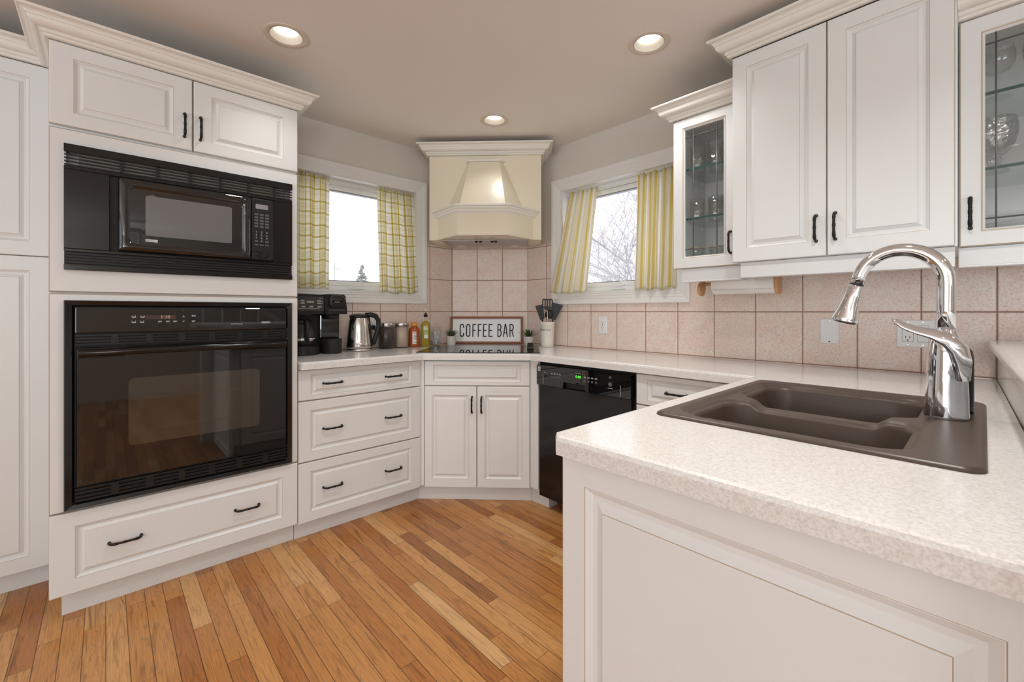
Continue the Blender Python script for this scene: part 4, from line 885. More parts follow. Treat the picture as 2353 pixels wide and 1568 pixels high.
# right cabinet: stemware above, crystal compote in the middle, bowls and plates below
m = MB(); m.lathe([(0.034, 0), (0.030, 0.003), (0.006, 0.008), (0.0042, 0.02), (0.0042, 0.072), (0.009, 0.078), (0.028, 0.090), (0.041, 0.115), (0.042, 0.140), (0.037, 0.170), (0.0355, 0.170), (0.040, 0.140), (0.039, 0.116), (0.026, 0.093), (0.0001, 0.085)], (0, 0, 0), 28); WG = m.mesh('wine_glass', M_CLEAR)
for x, y, lb in ((0.030, 2.175, 'clear wine glass nearest the left side of the top shelf, right glass cabinet'), (0.125, 2.185, 'clear wine glass further right on the top shelf, right glass cabinet')):
    glassware('wine_glass', WG, x, y, 1.8740, lb, 'wine glasses')
m = MB(); m.lathe([(r_ * 0.70, z_) for r_, z_ in [(0.052, 0), (0.050, 0.006), (0.026, 0.014), (0.020, 0.030), (0.028, 0.042), (0.022, 0.052), (0.040, 0.060), (0.066, 0.085), (0.078, 0.120), (0.079, 0.150), (0.074, 0.176), (0.071, 0.176), (0.074, 0.150), (0.072, 0.120), (0.060, 0.088), (0.0001, 0.064)]], (0, 0, 0), 36)
glassware('crystal_compote', m.mesh('crystal_compote', M_CRYSTAL), 0.022, 2.185, 1.6320, 'cut crystal footed bowl on the middle shelf of the right glass cabinet', None, 'bowl')
m = MB(); m.lathe([(0.05, 0), (0.055, 0.004), (0.115, 0.035), (0.118, 0.038), (0.113, 0.037), (0.05, 0.008), (0.0001, 0.007)], (0, 0, 0), 36); GB = m.mesh('glass_bowl', M_CLEAR)
for k in range(3): glassware('glass_bowl', GB, 0.085, 2.22, z0 + 0.012 * k + 0.001, ('lowest', 'middle', 'topmost')[k] + ' shallow glass bowl of the stack on the floor of the right cabinet', 'stacked glass bowls', 'bowl')
m = MB(); m.lathe([(0.06, 0), (0.075, 0.003), (0.062, 0.012), (0.02, 0.024), (0.012, 0.07), (0.06, 0.09), (0.10, 0.105), (0.098, 0.108), (0.055, 0.094), (0.0001, 0.085)], (0, 0, 0), 36)
glassware('cake_stand', m.mesh('cake_stand', M_CRYSTAL), 0.215, 2.20, 1.6320, 'cut glass footed dish right of the crystal bowl in the right cabinet', None, 'dish')

# ------------------------------------------------------------------ range hood in the corner
hd = empty('range_hood', (M0.x, M0.y, 0), PI / 4, 'cream panelled range hood with crown moulding in the corner', 'range hood')
HB, HT, HD = 1.668, 2.262, 0.360      # bottom, top, depth of the box front; local front is -y
m = MB(); m.prism([(-0.396, -HD), (0.393, -HD), (0.393, -0.102), (0.288, -0.004), (-0.288, -0.004), (-0.396, -0.108)], HB, HT); m.build('box', M_CREAM, hd, bevel=0.002)
crown(hd, [(-0.396, -0.102), (-0.396, -HD), (0.393, -HD), (0.393, -0.099)], HT, M_CROWN)
# canopy: band with splayed sides
def cano(fw_, sw, dep, z): return [(-sw, -HD - 0.0005, z), (-fw_ , -HD - dep, z), (fw_, -HD - dep, z), (sw, -HD - 0.0005, z)]
m = MB(); m.rings([cano(0.168, 0.335, 0.20, HB + 0.006), cano(0.168, 0.335, 0.20, 1.815)], 0, False, True, True); m.build('canopy_band', M_CREAM, hd, bevel=0.0015)
m = MB(); m.rings([cano(0.170, 0.340, 0.203, HB - 0.002), cano(0.173, 0.350, 0.208, HB), cano(0.173, 0.350, 0.208, HB + 0.004), cano(0.168, 0.336, 0.201, HB + 0.007)], 0, False, True, True); m.build('lower_bead', M_CREAM, hd)
m = MB(); m.rings([cano(0.170, 0.340, 0.203, 1.812), cano(0.170, 0.342, 0.205, 1.818), cano(0.176, 0.356, 0.214, 1.826), cano(0.176, 0.358, 0.216, 1.834), cano(0.182, 0.370, 0.226, 1.846), cano(0.182, 0.370, 0.226, 1.852), cano(0.190, 0.385, 0.236, 1.858), cano(0.190, 0.385, 0.236, 1.866), cano(0.184, 0.372, 0.228, 1.871)], 0, False, True, True); m.build('ledge_moulding', M_CROWN, hd)
m = MB(); m.rings([cano(0.152, 0.272, 0.190, 1.8712), cano(0.104, 0.128, 0.042, 2.205)], 0, False, True, True); m.build('tapered_chimney', M_CREAM, hd, bevel=0.001)
m = MB(); m.rings([cano(0.104, 0.130, 0.044, 2.2055), cano(0.112, 0.142, 0.052, 2.209), cano(0.114, 0.146, 0.054, 2.216), cano(0.110, 0.138, 0.048, 2.222)], 0, False, True, True); m.build('cap_moulding', M_CROWN, hd)
m = MB(); m.prism([(-0.30, -HD - 0.04), (0.30, -HD - 0.04), (0.30, -0.135), (-0.30, -0.135)], HB - 0.010, HB - 0.0025); hv = m.build('vent_insert', M_VENT, hd, bevel=0.002)
m = MB()
for x in (-0.15, 0.15): m.box(x - 0.11, x + 0.11, -HD - 0.01, -0.17, HB - 0.0125, HB - 0.0103)
m.build('filter_panel', M_VENT, hv)
m = MB()
for x in (-0.06, -0.03, 0.05, 0.075): m.lathe([(0.009, -0.012), (0.009, 0.0)], (x, -HD - 0.028, HB - 0.0102), 14)
m.build('switch', M_BSAT, hv)
m = MB()
for x in (-0.20, 0.20): m.lathe([(0.03, -0.0028), (0.03, 0.0)], (x, -0.155, HB - 0.0102), 20)
m.build('hood_lamp', M_PLATE, hv)

# ------------------------------------------------------------------ cooktop
ct = empty('cooktop', (M0.x, M0.y, 0.9143), PI / 4, 'black glass cooktop set in the corner of the countertop', 'cooktop')
m = MB(); m.rings([[(x, y, z) for x, y in rrect(-0.383 + i, 0.373 - i, -0.787 + i, -0.222 - i, 0.012, 4)] for i, z in ((0, 0), (0, 0.003), (0.0015, 0.0045))], 0, False, True, True); gt = m.build('glass_top', M_BGLASS, ct)
m = MB()
for x, y, r_ in ((-0.2, -0.62, 0.09), (0.16, -0.62, 0.075), (-0.2, -0.38, 0.075), (0.16, -0.37, 0.09)):
    m.rings([[(x + (r_ + q) * math.cos(a), y + (r_ + q) * math.sin(a), 0.0047) for a in [2 * PI * k / 48 for k in range(48)]] for q in (0, 0.002)], 0)
m.build('burner_mark', M_BSAT, gt)
def on_corner(s, d, z=0.9145): x, y = fsd(s, d); return (x, y, z)

# black wedge at the right front of the cooktop
m = MB(); m.add([(-0.022, -0.028, 0), (0.022, -0.028, 0), (0.022, 0.03, 0), (-0.022, 0.03, 0), (-0.021, -0.026, 0.012), (0.021, -0.026, 0.012), (0.019, 0.024, 0.042), (-0.019, 0.024, 0.042)], [(0, 3, 2, 1), (4, 5, 6, 7), (0, 1, 5, 4), (1, 2, 6, 5), (2, 3, 7, 6), (3, 0, 4, 7)])
tag(m.build('wedge_box', M_BSAT, None, on_corner(0.315, 0.540, 0.9190), (0, 0, PI / 4), bevel=0.004), 'small black wedge-shaped box on the right end of the cooktop', 'box')

# ------------------------------------------------------------------ sign COFFEE BAR
sg = empty('coffee_sign', on_corner(-0.0225, 0.052, 0.9170), PI / 4, 'framed white wooden sign reading COFFEE BAR leaning on the corner tiles', 'sign')
sgt = math.radians(-6)
SGW, SGH = 0.565, 0.212
m = MB(); f_ = 0.017
def sr(i, y): return [(-SGW / 2 + i, y, i), (SGW / 2 - i, y, i), (SGW / 2 - i, y, SGH - i), (-SGW / 2 + i, y, SGH - i)]
m.rings([sr(0, 0.022), sr(0, 0.0), sr(f_, 0.0), sr(f_, 0.0130), ]); fr_ = m.build('frame', M_WOOD, sg, rot=(sgt, 0, 0))
m = MB(); m.box(-SGW / 2 + 0.001, SGW / 2 - 0.001, 0.0132, 0.0215, 0.001, SGH - 0.001); m.build('board', M_SIGN, sg, rot=(sgt, 0, 0))
def arc(cx, cz, rx, rz, a0, a1, n=8): return [(cx + rx * math.cos(math.radians(a0 + (a1 - a0) * k / n)), cz + rz * math.sin(math.radians(a0 + (a1 - a0) * k / n))) for k in range(n + 1)]
GL = {
 'C': [[(1, .74), (1, .86)] + arc(.5, .84, .5, .16, 10, 170)[1:] + [(0, .84), (0, .16)] + arc(.5, .16, .5, .16, 190, 350)[1:] + [(1, .14), (1, .26)]],
 'O': [[(0, .5), (0, .84)] + arc(.5, .84, .5, .16, 170, 10) + [(1, .84), (1, .16)] + arc(.5, .16, .5, .16, 350, 190) + [(0, .16), (0, .5)]],
 'F': [[(1, 1), (0, 1), (0, 0)], [(0, .5), (.82, .5)]],
 'E': [[(1, 1), (0, 1), (0, 0), (1, 0)], [(0, .5), (.82, .5)]],
 'B': [[(0, 0), (0, 1), (.45, 1)] + arc(.45, .77, .5, .23, 90, -90) + [(0, .54)], [(.45, .54)] + arc(.45, .27, .55, .27, 90, -90) + [(0, 0)]],
 'A': [[(0, 0), (.42, 1), (.58, 1), (1, 0)], [(.16, .30), (.84, .30)]],
 'R': [[(0, 0), (0, 1), (.45, 1)] + arc(.45, .75, .52, .25, 90, -90) + [(0, .5)], [(.55, .5), (1, 0)]]}
lets = [('C', 1055.2, 1065), ('O', 1069.8, 1079.3), ('F', 1084.4, 1093), ('F', 1097, 1105.5), ('E', 1109, 1117.5), ('E', 1122, 1131), ('B', 1142.5, 1152), ('A', 1155.2, 1166.3), ('R', 1170.2, 1180.2)]
def px2s(px): return (px - 1117.3) * 0.00337
for ch, a_, c_ in lets:
    m = MB(); x0, x1 = px2s(a_) + 0.0035, px2s(c_) - 0.0035; zz0, zz1 = 0.0575, 0.1505
    for st in GL[ch]:
        P2 = [(x0 + (x1 - x0) * u, zz0 + (zz1 - zz0) * v) for u, v in st]
        for i in range(len(P2) - 1):
            p, q = Vector(P2[i]), Vector(P2[i + 1]); t = (q - p).normalized(); n_ = Vector((-t.y, t.x)); r_ = 0.0041
            out = [p + (n_ * math.cos(a) - t * math.sin(a)) * r_ for a in [PI * k / 8 for k in range(9)]] + [q + (-n_ * math.cos(a) + t * math.sin(a)) * r_ for a in [PI * k / 8 for k in range(9)]]
            m.prism_y([(w.x, w.y) for w in out], 0.0105, 0.0130)
    m.build('letter', simple('black_letter', (0.02, 0.022, 0.03), 0.5) if ch == 'C' else bpy.data.materials['black_letter'], sg, rot=(sgt, 0, 0))

# ------------------------------------------------------------------ small potted succulents
def succulent(loc, label, nleaf, spread, height, seed, mat, wide, rz=0):
    rnd = random.Random(seed); p = empty('potted_succulent', loc, rz, label, 'potted plant')
    m = MB(); m.lathe([(0.029, 0), (0.031, 0.003), (0.0365, 0.068), (0.0345, 0.068), (0.033, 0.058), (0.0001, 0.057)], (0, 0, 0), 32); pot = m.build('pot', M_CONCRETE, p)
    m = MB(); m.lathe([(0.0325, 0.0), (0.02, 0.004), (0.0001, 0.006)], (0, 0, 0.0575), 20, caps=False); m.build('soil', M_SOIL, p)
    m = MB()
    for k in range(nleaf):
        az = k * 2.399963 + rnd.uniform(-.2, .2); f = (k + .5) / nleaf; el = math.radians(86 - spread * f + rnd.uniform(-6, 6)); L = height * (0.72 + 0.45 * f) * rnd.uniform(.9, 1.08)
        d_ = Vector((math.cos(az) * math.cos(el), math.sin(az) * math.cos(el), math.sin(el))); side = Vector((-math.sin(az), math.cos(az), 0)); up = d_.cross(side) * -1
        base = Vector((0, 0, 0.060)) + Vector((math.cos(az), math.sin(az), 0)) * 0.008 * f; rs = []
        for i, (t, w_) in enumerate(((0, .55), (.2, .95), (.45, 1), (.7, .7), (.88, .35), (1, .06))):
            c = base + d_ * L * t + up * (-(t ** 2) * L * 0.10) ; ww = wide * w_; hh = wide * .35 * w_
            rs.append([c + side * ww * math.cos(a) + up * hh * math.sin(a) for a in [2 * PI * q / 8 for q in range(8)]])
        m.rings(rs, 0, True, True, True)
    m.build('leaves', mat, p); return p
succulent(on_corner(-0.2775, 0.150), 'small succulent with fine bushy leaves in a pale pot, left of the coffee sign', 80, 58, 0.064, 4, M_LEAF2, 0.0030)
succulent(on_corner(0.3035, 0.190), 'small aloe-like succulent in a pale pot, right of the coffee sign', 24, 66, 0.080, 9, M_LEAF, 0.0056)

# ------------------------------------------------------------------ utensil crock and utensils
CK = Vector((-2.122, 2.312, 0.9145))
ck = empty('utensil_crock', tuple(CK), PI / 4, 'cream enamel utensil crock to the right of the cooktop', 'crock')
m = MB(); m.lathe([(0.043, 0), (0.0445, 0.002), (0.0450, 0.020), (0.0455, 0.024), (0.0450, 0.028), (0.0510, 0.158), (0.0525, 0.160), (0.0520, 0.164), (0.0515, 0.172), (0.0535, 0.176), (0.0530, 0.179), (0.0495, 0.178), (0.0485, 0.160), (0.042, 0.01), (0.0001, 0.008)], (0, 0, 0), 40); ckb = m.build('body', M_CROCK, ck)
word = 'UTENSILS'
for i, ch in enumerate(word):
    a = math.radians(-90 - 80 + i * 14.0); r_ = 0.0495
    text_mesh('letter', ch, 0.0185, M_BMAT, ckb, (r_ * math.cos(a), r_ * math.sin(a), 0.122), (PI / 2, 0, a + PI / 2))
def utensil(name, label, base, top, headf, hmat=M_STEEL, hr=0.0055, facing=PI / 4):
    """shaft from inside the crock to the head; headf builds the head in local xz with its lower end at the origin"""
    b0, t0 = CK + Vector(base), CK + Vector(top)
    u = empty(name, tuple(b0), 0, label, 'utensil', 'utensils in the cream crock')
    m = MB(); v = t0 - b0; m.tube([(0, 0, 0), v * 0.5, v], [hr, hr, hr * 0.8], 10); m.build('shaft', hmat, u)
    m = MB(); headf(m); d_ = v.normalized(); xx = Vector((math.cos(facing), math.sin(facing), 0)); xx = (xx - d_ * xx.dot(d_)).normalized(); yy = d_.cross(xx)
    Mx = Matrix(((xx.x, yy.x, d_.x, v.x), (xx.y, yy.y, d_.y, v.y), (xx.z, yy.z, d_.z, v.z), (0, 0, 0, 1))); m.xform(Mx); m.build('head', M_BSAT, u, bevel=0.001)
def blade(m, w0, w1, h, th=0.003, slots=0):
    if not slots:
        m.prism_y([(-w0, 0), (w0, 0), (w1, h * .93), (w1 * .9, h), (-w1 * .9, h), (-w1, h * .93)], -th, th)
    else:
        m.prism_y([(-w0, 0), (w0, 0), (w1, h * .32), (-w1, h * .32)], -th, th)
        m.prism_y([(-w1, h * .86), (w1, h * .86), (w1 * .85, h), (-w1 * .85, h)], -th, th)
        n_ = slots + 1; bw = 2 * w1 * 0.60 / n_; gp = (2 * w1 - bw * n_) / slots
        for k in range(n_): x = -w1 + k * (bw + gp); m.prism_y([(x, h * .31), (x + bw, h * .31), (x + bw, h * .87), (x, h * .87)], -th, th)
def vv(a, dist, z, f=0.0): return (math.cos(a) * dist + f * NV.x, math.sin(a) * dist + f * NV.y, z)
Q = PI / 4
utensil('slotted_turner', 'black slotted turner standing tallest in the crock', vv(Q, -0.004, 0.014, 0.022), vv(Q, -0.001, 0.262, 0.030), lambda m: blade(m, 0.014, 0.038, 0.080, slots=4))
utensil('spatula', 'broad black spatula leaning left in the crock', vv(Q, 0.006, 0.014, 0.004), vv(Q, -0.036, 0.196, 0.010), lambda m: blade(m, 0.016, 0.028, 0.104), M_BSAT)
utensil('spatula', 'wide black spatula leaning right in the crock', vv(Q, -0.012, 0.014, -0.012), vv(Q, 0.040, 0.194, -0.010), lambda m: blade(m, 0.018, 0.040, 0.118), M_BSAT)
utensil('serving_spoon', 'black serving spoon between the two spatulas', vv(Q, 0.016, 0.014, 0.012), vv(Q, 0.017, 0.205, 0.014), lambda m: m.ball((0, 0, 0.030), 0.022, 0.007, 0.034), M_STEEL)
utensil('ladle', 'black scoop at the back of the crock', vv(Q, -0.006, 0.014, -0.030), vv(Q, 0.004, 0.200, -0.038), lambda m: m.ball((0, 0, 0.028), 0.024, 0.016, 0.028), M_BSAT)
utensil('whisk_handle', 'small utensil with a red handle at the left rim of the crock', vv(Q, -0.022, 0.014, 0.022), vv(Q, -0.036, 0.186, 0.028), lambda m: m.ball((0, 0, 0.006), 0.007, 0.007, 0.012), M_REDH)

# ------------------------------------------------------------------ jars and bottles on the left counter
def canister(loc, r, h, content, label):
    c = empty('canister', loc, 0, label, 'canister', 'steel lidded canisters')
    m = MB(); m.lathe([(r - 0.003, 0.0), (r, 0.003), (r, h * 0.86), (r - 0.003, h * 0.88), (r - 0.0035, 0.006), (0.0001, 0.005)], (0, 0, 0), 40); m.build('jar', M_JARGLASS, c)
    m = MB(); m.lathe([(0.0001, 0.0062), (r - 0.005, 0.0062), (r - 0.0048, h * 0.82), (0.0001, h * 0.82)], (0, 0, 0), 40); m.build('contents', content, c)
    m = MB(); m.lathe([(r + 0.0005, h * 0.845), (r + 0.0012, h * 0.85), (r + 0.0012, h - 0.003), (r - 0.001, h), (0.0001, h)], (0, 0, 0), 40); m.build('lid', M_STEEL, c)
canister((-2.775, 1.404, 0.9145), 0.054, 0.176, M_COFFEE, 'steel lidded canister of dark coffee grounds')
canister((-2.775, 1.519, 0.9145), 0.0475, 0.176, M_SUGAR, 'steel lidded canister of beige sugar')
# honey: flattened squeeze jar
hj = empty('honey_bottle', (-2.765, 1.613, 0.9145), 0.95, 'amber honey bottle with an orange cap', 'bottle')
m = MB(); m.lathe([(0.033, 0), (0.0375, 0.004), (0.0385, 0.02), (0.0365, 0.055), (0.0375, 0.085), (0.0385, 0.115), (0.034, 0.132), (0.024, 0.140), (0.020, 0.146)], (0, 0, 0), 32, sy=0.72); hb = m.build('bottle', M_HONEY, hj)
m = MB(); m.lathe([(0.020, 0.1465), (0.021, 0.150), (0.021, 0.168), (0.018, 0.174), (0.0001, 0.175)], (0, 0, 0), 24, sy=0.85); m.build('cap', M_AMBERCAP, hj)
m = MB()
for k in range(8):
    a0, a1 = -PI / 2 - 0.25 + k * 0.09, -PI / 2 - 0.25 + (k + 1) * 0.09; P4 = [(0.0392 * math.cos(a), 0.0285 * math.sin(a), z) for a, z in ((a0, 0.022), (a1, 0.022), (a1, 0.105), (a0, 0.105))]; m.add(P4, [(0, 1, 2, 3)])
lb = m.build('label', M_LABEL, hj)
m = MB()
for i, (z, c_) in enumerate(((0.098, 0.011), (0.083, 0.008), (0.076, 0.009), (0.064, 0.007), (0.057, 0.009), (0.034, 0.010))): m.box(0.010 - c_, 0.010 + c_, -0.0289, -0.0283, z - 0.0015, z + 0.0015)
m.build('label_print', simple('dark_label_print', (0.12, 0.06, 0.05), 0.6), hj)
# oil bottle
ob = empty('oil_bottle', (-2.742, 1.693, 0.9145), 0.75, 'tall square bottle of olive oil with a steel pourer', 'bottle')
m = MB(); Hs = [(0.0295, 0), (0.032, 0.003), (0.032, 0.150), (0.030, 0.160), (0.024, 0.172), (0.015, 0.180), (0.0115, 0.184)]
m.rings([[(x, y, z) for x, y in rrect(-r_, r_, -r_ * .82, r_ * .82, r_ * .42, 5)] for r_, z in Hs], 0, True, True, True); m.build('bottle', M_OIL, ob)
m = MB(); m.lathe([(0.0112, 0.1842), (0.0108, 0.212), (0.0001, 0.212)], (0, 0, 0), 20); m.build('neck', M_JARGLASS, ob)
m = MB(); m.lathe([(0.009, 0.2122), (0.0135, 0.214), (0.0150, 0.222), (0.0150, 0.226), (0.010, 0.229), (0.009, 0.238), (0.0001, 0.239)], (0, 0, 0), 20); pr = m.build('pourer', M_BSAT, ob)
m = MB(); m.tube([(0, 0, 0.238), (0, 0, 0.255), (-0.003, -0.003, 0.275), (-0.005, -0.005, 0.288)], [0.0035, 0.003, 0.0025, 0.002], 8); m.build('spout', M_STEEL, pr)
m = MB(); m.box(-0.004, 0.025, -0.0275, -0.0265, 0.060, 0.122); tg = m.build('label', M_GREENLABEL, ob)
m = MB(); m.box(-0.003, 0.024, -0.0279, -0.02755, 0.061, 0.086); m.build('label_panel', M_LABEL, tg)
m = MB(); m.lathe([(0.0001, 0), (0.0035, 0.0), ], (0, 0, 0), 14, caps=False); m.xform(Matrix.Translation((0.0105, -0.0279, 0.114)) @ Matrix.Rotation(PI / 2, 4, 'X')); m.build('label_dot', M_BMAT, tg)
# glass jar of creamer cups
JX, JY = -2.752, 1.7885
gj = empty('glass_jar', (JX, JY, 0.9145), 0, 'round lidded glass jar of white creamer cups beside the oil bottle', 'jar')
m = MB(); m.lathe([(0.036, 0), (0.040, 0.003), (0.041, 0.010), (0.041, 0.105), (0.038, 0.118), (0.031, 0.126), (0.031, 0.134), (0.029, 0.134), (0.029, 0.127), (0.036, 0.117), (0.0385, 0.105), (0.0385, 0.012), (0.0001, 0.006)], (0, 0, 0), 36); m.build('jar_body', M_JARGLASS, gj)
m = MB(); m.lathe([(0.033, 0.1345), (0.033, 0.139), (0.027, 0.143), (0.010, 0.146), (0.007, 0.150), (0.011, 0.156), (0.010, 0.164), (0.0001, 0.166)], (0, 0, 0), 32); m.build('lid', M_JARGLASS, gj)
m = MB(); m.lathe([(0.0115, 0), (0.0155, 0.026), (0.0175, 0.027), (0.0175, 0.0285), (0.0001, 0.0285)], (0, 0, 0), 20); PODM = m.mesh('creamer_cup', M_POD)
for k, (x, y, z, nm) in enumerate(((-0.016, -0.013, 0.0135, 'lower left front'), (0.018, -0.012, 0.0135, 'lower right front'), (0.002, 0.019, 0.0135, 'lower back'), (-0.018, 0.004, 0.0450, 'middle left'), (0.018, 0.004, 0.0450, 'middle right'), (0.001, -0.018, 0.0765, 'upper front'), (0.0, 0.019, 0.0765, 'upper back'))):
    o = inst('creamer_cup', PODM, None, (JX + x, JY + y, 0.9145 + z), (0, 0, 0)); tag(o, nm + ' white creamer cup inside the glass jar', 'creamer cup', 'creamer cups in the glass jar')

# ------------------------------------------------------------------ kettle
kt = empty('electric_kettle', (-2.742, 1.196, 0.9145), math.radians(75), 'stainless steel electric kettle with black handle beside the coffee maker', 'kettle')
m = MB(); m.lathe([(0.078, 0), (0.082, 0.003), (0.082, 0.012), (0.076, 0.016), (0.0001, 0.016)], (0, 0, 0), 40); m.build('power_base', M_STEEL, kt)
m = MB(); m.lathe([(0.077, 0.0165), (0.079, 0.020), (0.079, 0.050), (0.0775, 0.052)], (0, 0, 0), 40, caps=False); kbnd = m.build('base_band', M_STEEL, kt)
m = MB(); m.box(-0.026, 0.026, -0.0797, -0.0787, 0.035, 0.038); m.build('logo_mark', M_BSAT, kbnd)
m = MB(); m.lathe([(0.0772, 0.0165), (0.0778, 0.053), (0.0765, 0.058), (0.0745, 0.08), (0.0670, 0.15), (0.0595, 0.208), (0.0585, 0.212), (0.0001, 0.213)], (0, 0, 0), 48); m.build('body', simple('polished_steel', (0.70, 0.68, 0.66), 0.12, metal=1.0), kt)
m = MB(); m.lathe([(0.0592, 0.2125), (0.0598, 0.219), (0.055, 0.228), (0.035, 0.236), (0.0001, 0.239)], (0, 0, 0), 40); m.build('lid', M_BSAT, kt)
m = MB(); m.tube([(0.040, 0, 0.228), (0.075, 0, 0.232), (0.105, 0, 0.222), (0.122, 0, 0.195), (0.124, 0, 0.155), (0.113, 0, 0.110), (0.098, 0, 0.065), (0.084, 0, 0.035)], [0.016, 0.017, 0.0165, 0.0150, 0.0140, 0.0140, 0.0145, 0.014], 14)
m.tube([(0.058, 0, 0.215), (0.066, 0, 0.15), (0.074, 0, 0.08), (0.080, 0, 0.035)], [0.011, 0.010, 0.009, 0.009], 10); m.build('handle', M_BSAT, kt)
m = MB(); m.prism_y([(-0.052, 0.195), (-0.066, 0.211), (-0.054, 0.214)], -0.014, 0.014); m.build('spout', M_STEEL, kt)
m = MB(); m.box(0.082, 0.108, -0.006, 0.006, 0.038, 0.043); m.build('switch', M_BSAT, kt)
# outlet behind the kettle, with the kettle plug
def plate(name, loc, rz, w, h, label, cat, kinds):
    p = empty(name, loc, rz, label, cat)
    m = MB(); m.rings([[(x, y, z) for x, z in rrect(-w / 2 + i, w / 2 - i, -h / 2 + i, h / 2 - i, 0.004, 3)] for i, y in ((0, -0.0005), (0, -0.004), (0.003, -0.0065))], 0, False, True, True); pl_ = m.build('cover_plate', M_PLATE, p)
    for (kx, kd) in kinds:
        if kd in ('duplex', 'decora', 'coax'):
            if kd != 'duplex':
                m = MB(); m.rings([[(kx + x, y, z) for x, z in rrect(-0.0165 + i, 0.0165 - i, -0.033 + i, 0.033 - i, 0.003, 3)] for i, y in ((0, -0.0066), (0, -0.0085), (0.001, -0.0090))], 0, False, False, True); m.build('insert', M_PLATE, p)
                m = MB(); m.rings([[(kx + x, -0.0067, z) for x, z in rrect(-0.0165 - i, 0.0165 + i, -0.033 - i, 0.033 + i, 0.003, 3)] for i in (0.0, 0.0010)]); m.build('insert_gap', M_DIMPRINT, p)
            else:
                for z in (-0.0195, 0.0195):
                    m = MB(); m.rings([[(kx + x, y, z + zz) for x, zz in rrect(-0.0165 + i, 0.0165 - i, -0.014 + i, 0.014 - i, 0.009, 4)] for i, y in ((0, -0.0066), (0, -0.0085), (0.001, -0.0090))], 0, False, False, True); m.build('socket', M_PLATE, p)
        if kd in ('duplex', 'decora'):
            for z in (-0.0185, 0.0185):
                m = MB(); m.box(kx - 0.0072, kx - 0.0050, -0.0094, -0.0088, z - 0.001, z + 0.0085); m.box(kx + 0.0050, kx + 0.0072, -0.0094, -0.0088, z, z + 0.0080)
                m.rings([[(kx + r_ * math.cos(a), -0.0092, z - 0.008 + r_ * math.sin(a)) for a in [2 * PI * k / 12 for k in range(12)]] for r_ in (0.0026, 0.0001)], 0); m.build('slots', M_BMAT, p)
        if kd == 'coax':
            m = MB(); m.tube([(kx, -0.0088, 0.012), (kx, -0.016, 0.012)], 0.0048, 12); m.build('coax_jack', M_STEEL, p)
        if kd != 'none':
            for z in (-0.047, 0.047) if kd in ('blank', 'decora', 'coax') else (0.0,):
                m = MB(); m.rings([[(kx + r_ * math.cos(a), y, z + r_ * math.sin(a)) for a in [2 * PI * k / 12 for k in range(12)]] for r_, y in ((0.0030, -0.0064), (0.0030, -0.0072), (0.0001, -0.0074))], 0); m.build('screw', M_STEEL if kd != 'blank' or z > 0 else M_BMAT, p)
    return p
plate('wall_outlet', (-1.720, YT, 1.076), 0, 0.066, 0.112, 'white duplex outlet on the tiles under the striped curtains', 'outlet', [(0, 'duplex')])
plate('blank_cover_plate', (-0.480, YT, 1.077), 0, 0.071, 0.112, 'blank white cover plate on the tiles left of the faucet lever', 'cover plate', [(0, 'blank')])
plate('wall_outlet', (-0.191, YT, 1.076), 0, 0.116, 0.112, 'wide white double plate with outlet and coax behind the faucet', 'outlet', [(-0.023, 'decora'), (0.023, 'coax')])
plate('wall_outlet', (XT, 1.335, 1.076), PI / 2, 0.066, 0.112, 'white outlet behind the kettle handle', 'outlet', [(0, 'duplex')])
pg = empty('kettle_cord', (XT, 1.335, 1.058), 0, 'black plug and cord running down behind the kettle', 'cord')
m = MB(); m.box(0.0096, 0.030, -0.013, 0.013, -0.015, 0.015); m.build('plug', M_BSAT, pg, bevel=0.003)
m = MB(); m.tube([(0.030, 0, 0), (0.042, 0.004, -0.02), (0.044, 0.012, -0.06), (0.040, 0.000, -0.105), (0.038, -0.03, -0.130), (0.040, -0.06, -0.1390)], 0.0032, 8); m.build('cord', M_BSAT, pg)

# ------------------------------------------------------------------ coffee maker
CMX, CMY = -2.838, 0.742          # back corner; local x = world y, local -y = into the room
cm = empty('coffee_maker', (CMX, CMY, 0.9145), PI / 2, 'black dual coffee maker with carafe side and pod side', 'coffee maker')
CW = 0.332
m = MB()
m.prism([(0.0, -0.085), (0.0, -0.002), (CW, -0.002), (CW, -0.085)], 0.0, 0.235); m.build('rear_housing', M_BSAT, cm, bevel=0.006)
m = MB(); m.rings([[(0.100 + 0.098 * math.cos(a), -0.120 + 0.098 * math.sin(a), z) for a in [2 * PI * k / 40 for k in range(40)]] for z in (0.0, 0.004, 0.046, 0.050)], 0, False, True, True); m.build('hot_plate_base', M_BSAT, cm, bevel=0.003)
m = MB(); m.lathe([(0.070, 0), (0.074, 0.002), (0.0001, 0.003)], (0.100, -0.120, 0.0502), 32); m.build('warming_plate', M_BMAT, cm)
m = MB(); m.rings([[(0.265 + 0.058 * math.cos(a), -0.140 + 0.062 * math.sin(a), z) for a in [2 * PI * k / 36 for k in range(36)]] for z in (0.0, 0.003, 0.082, 0.087)], 0, False, True, True); m.build('pod_base', M_BMAT, cm, bevel=0.003)
m = MB(); m.prism([(0.206, -0.110), (0.206, -0.0855), (0.325, -0.0855), (0.325, -0.110)], 0.088, 0.235); m.build('pod_column', M_BGLASS, cm, bevel=0.008)
m = MB(); m.prism_y([(0.0, 0.236), (0.206, 0.236), (0.206, 0.350), (0.0, 0.356)], -0.185, -0.002); bh = m.build('brew_head', M_BSAT, cm, bevel=0.008)
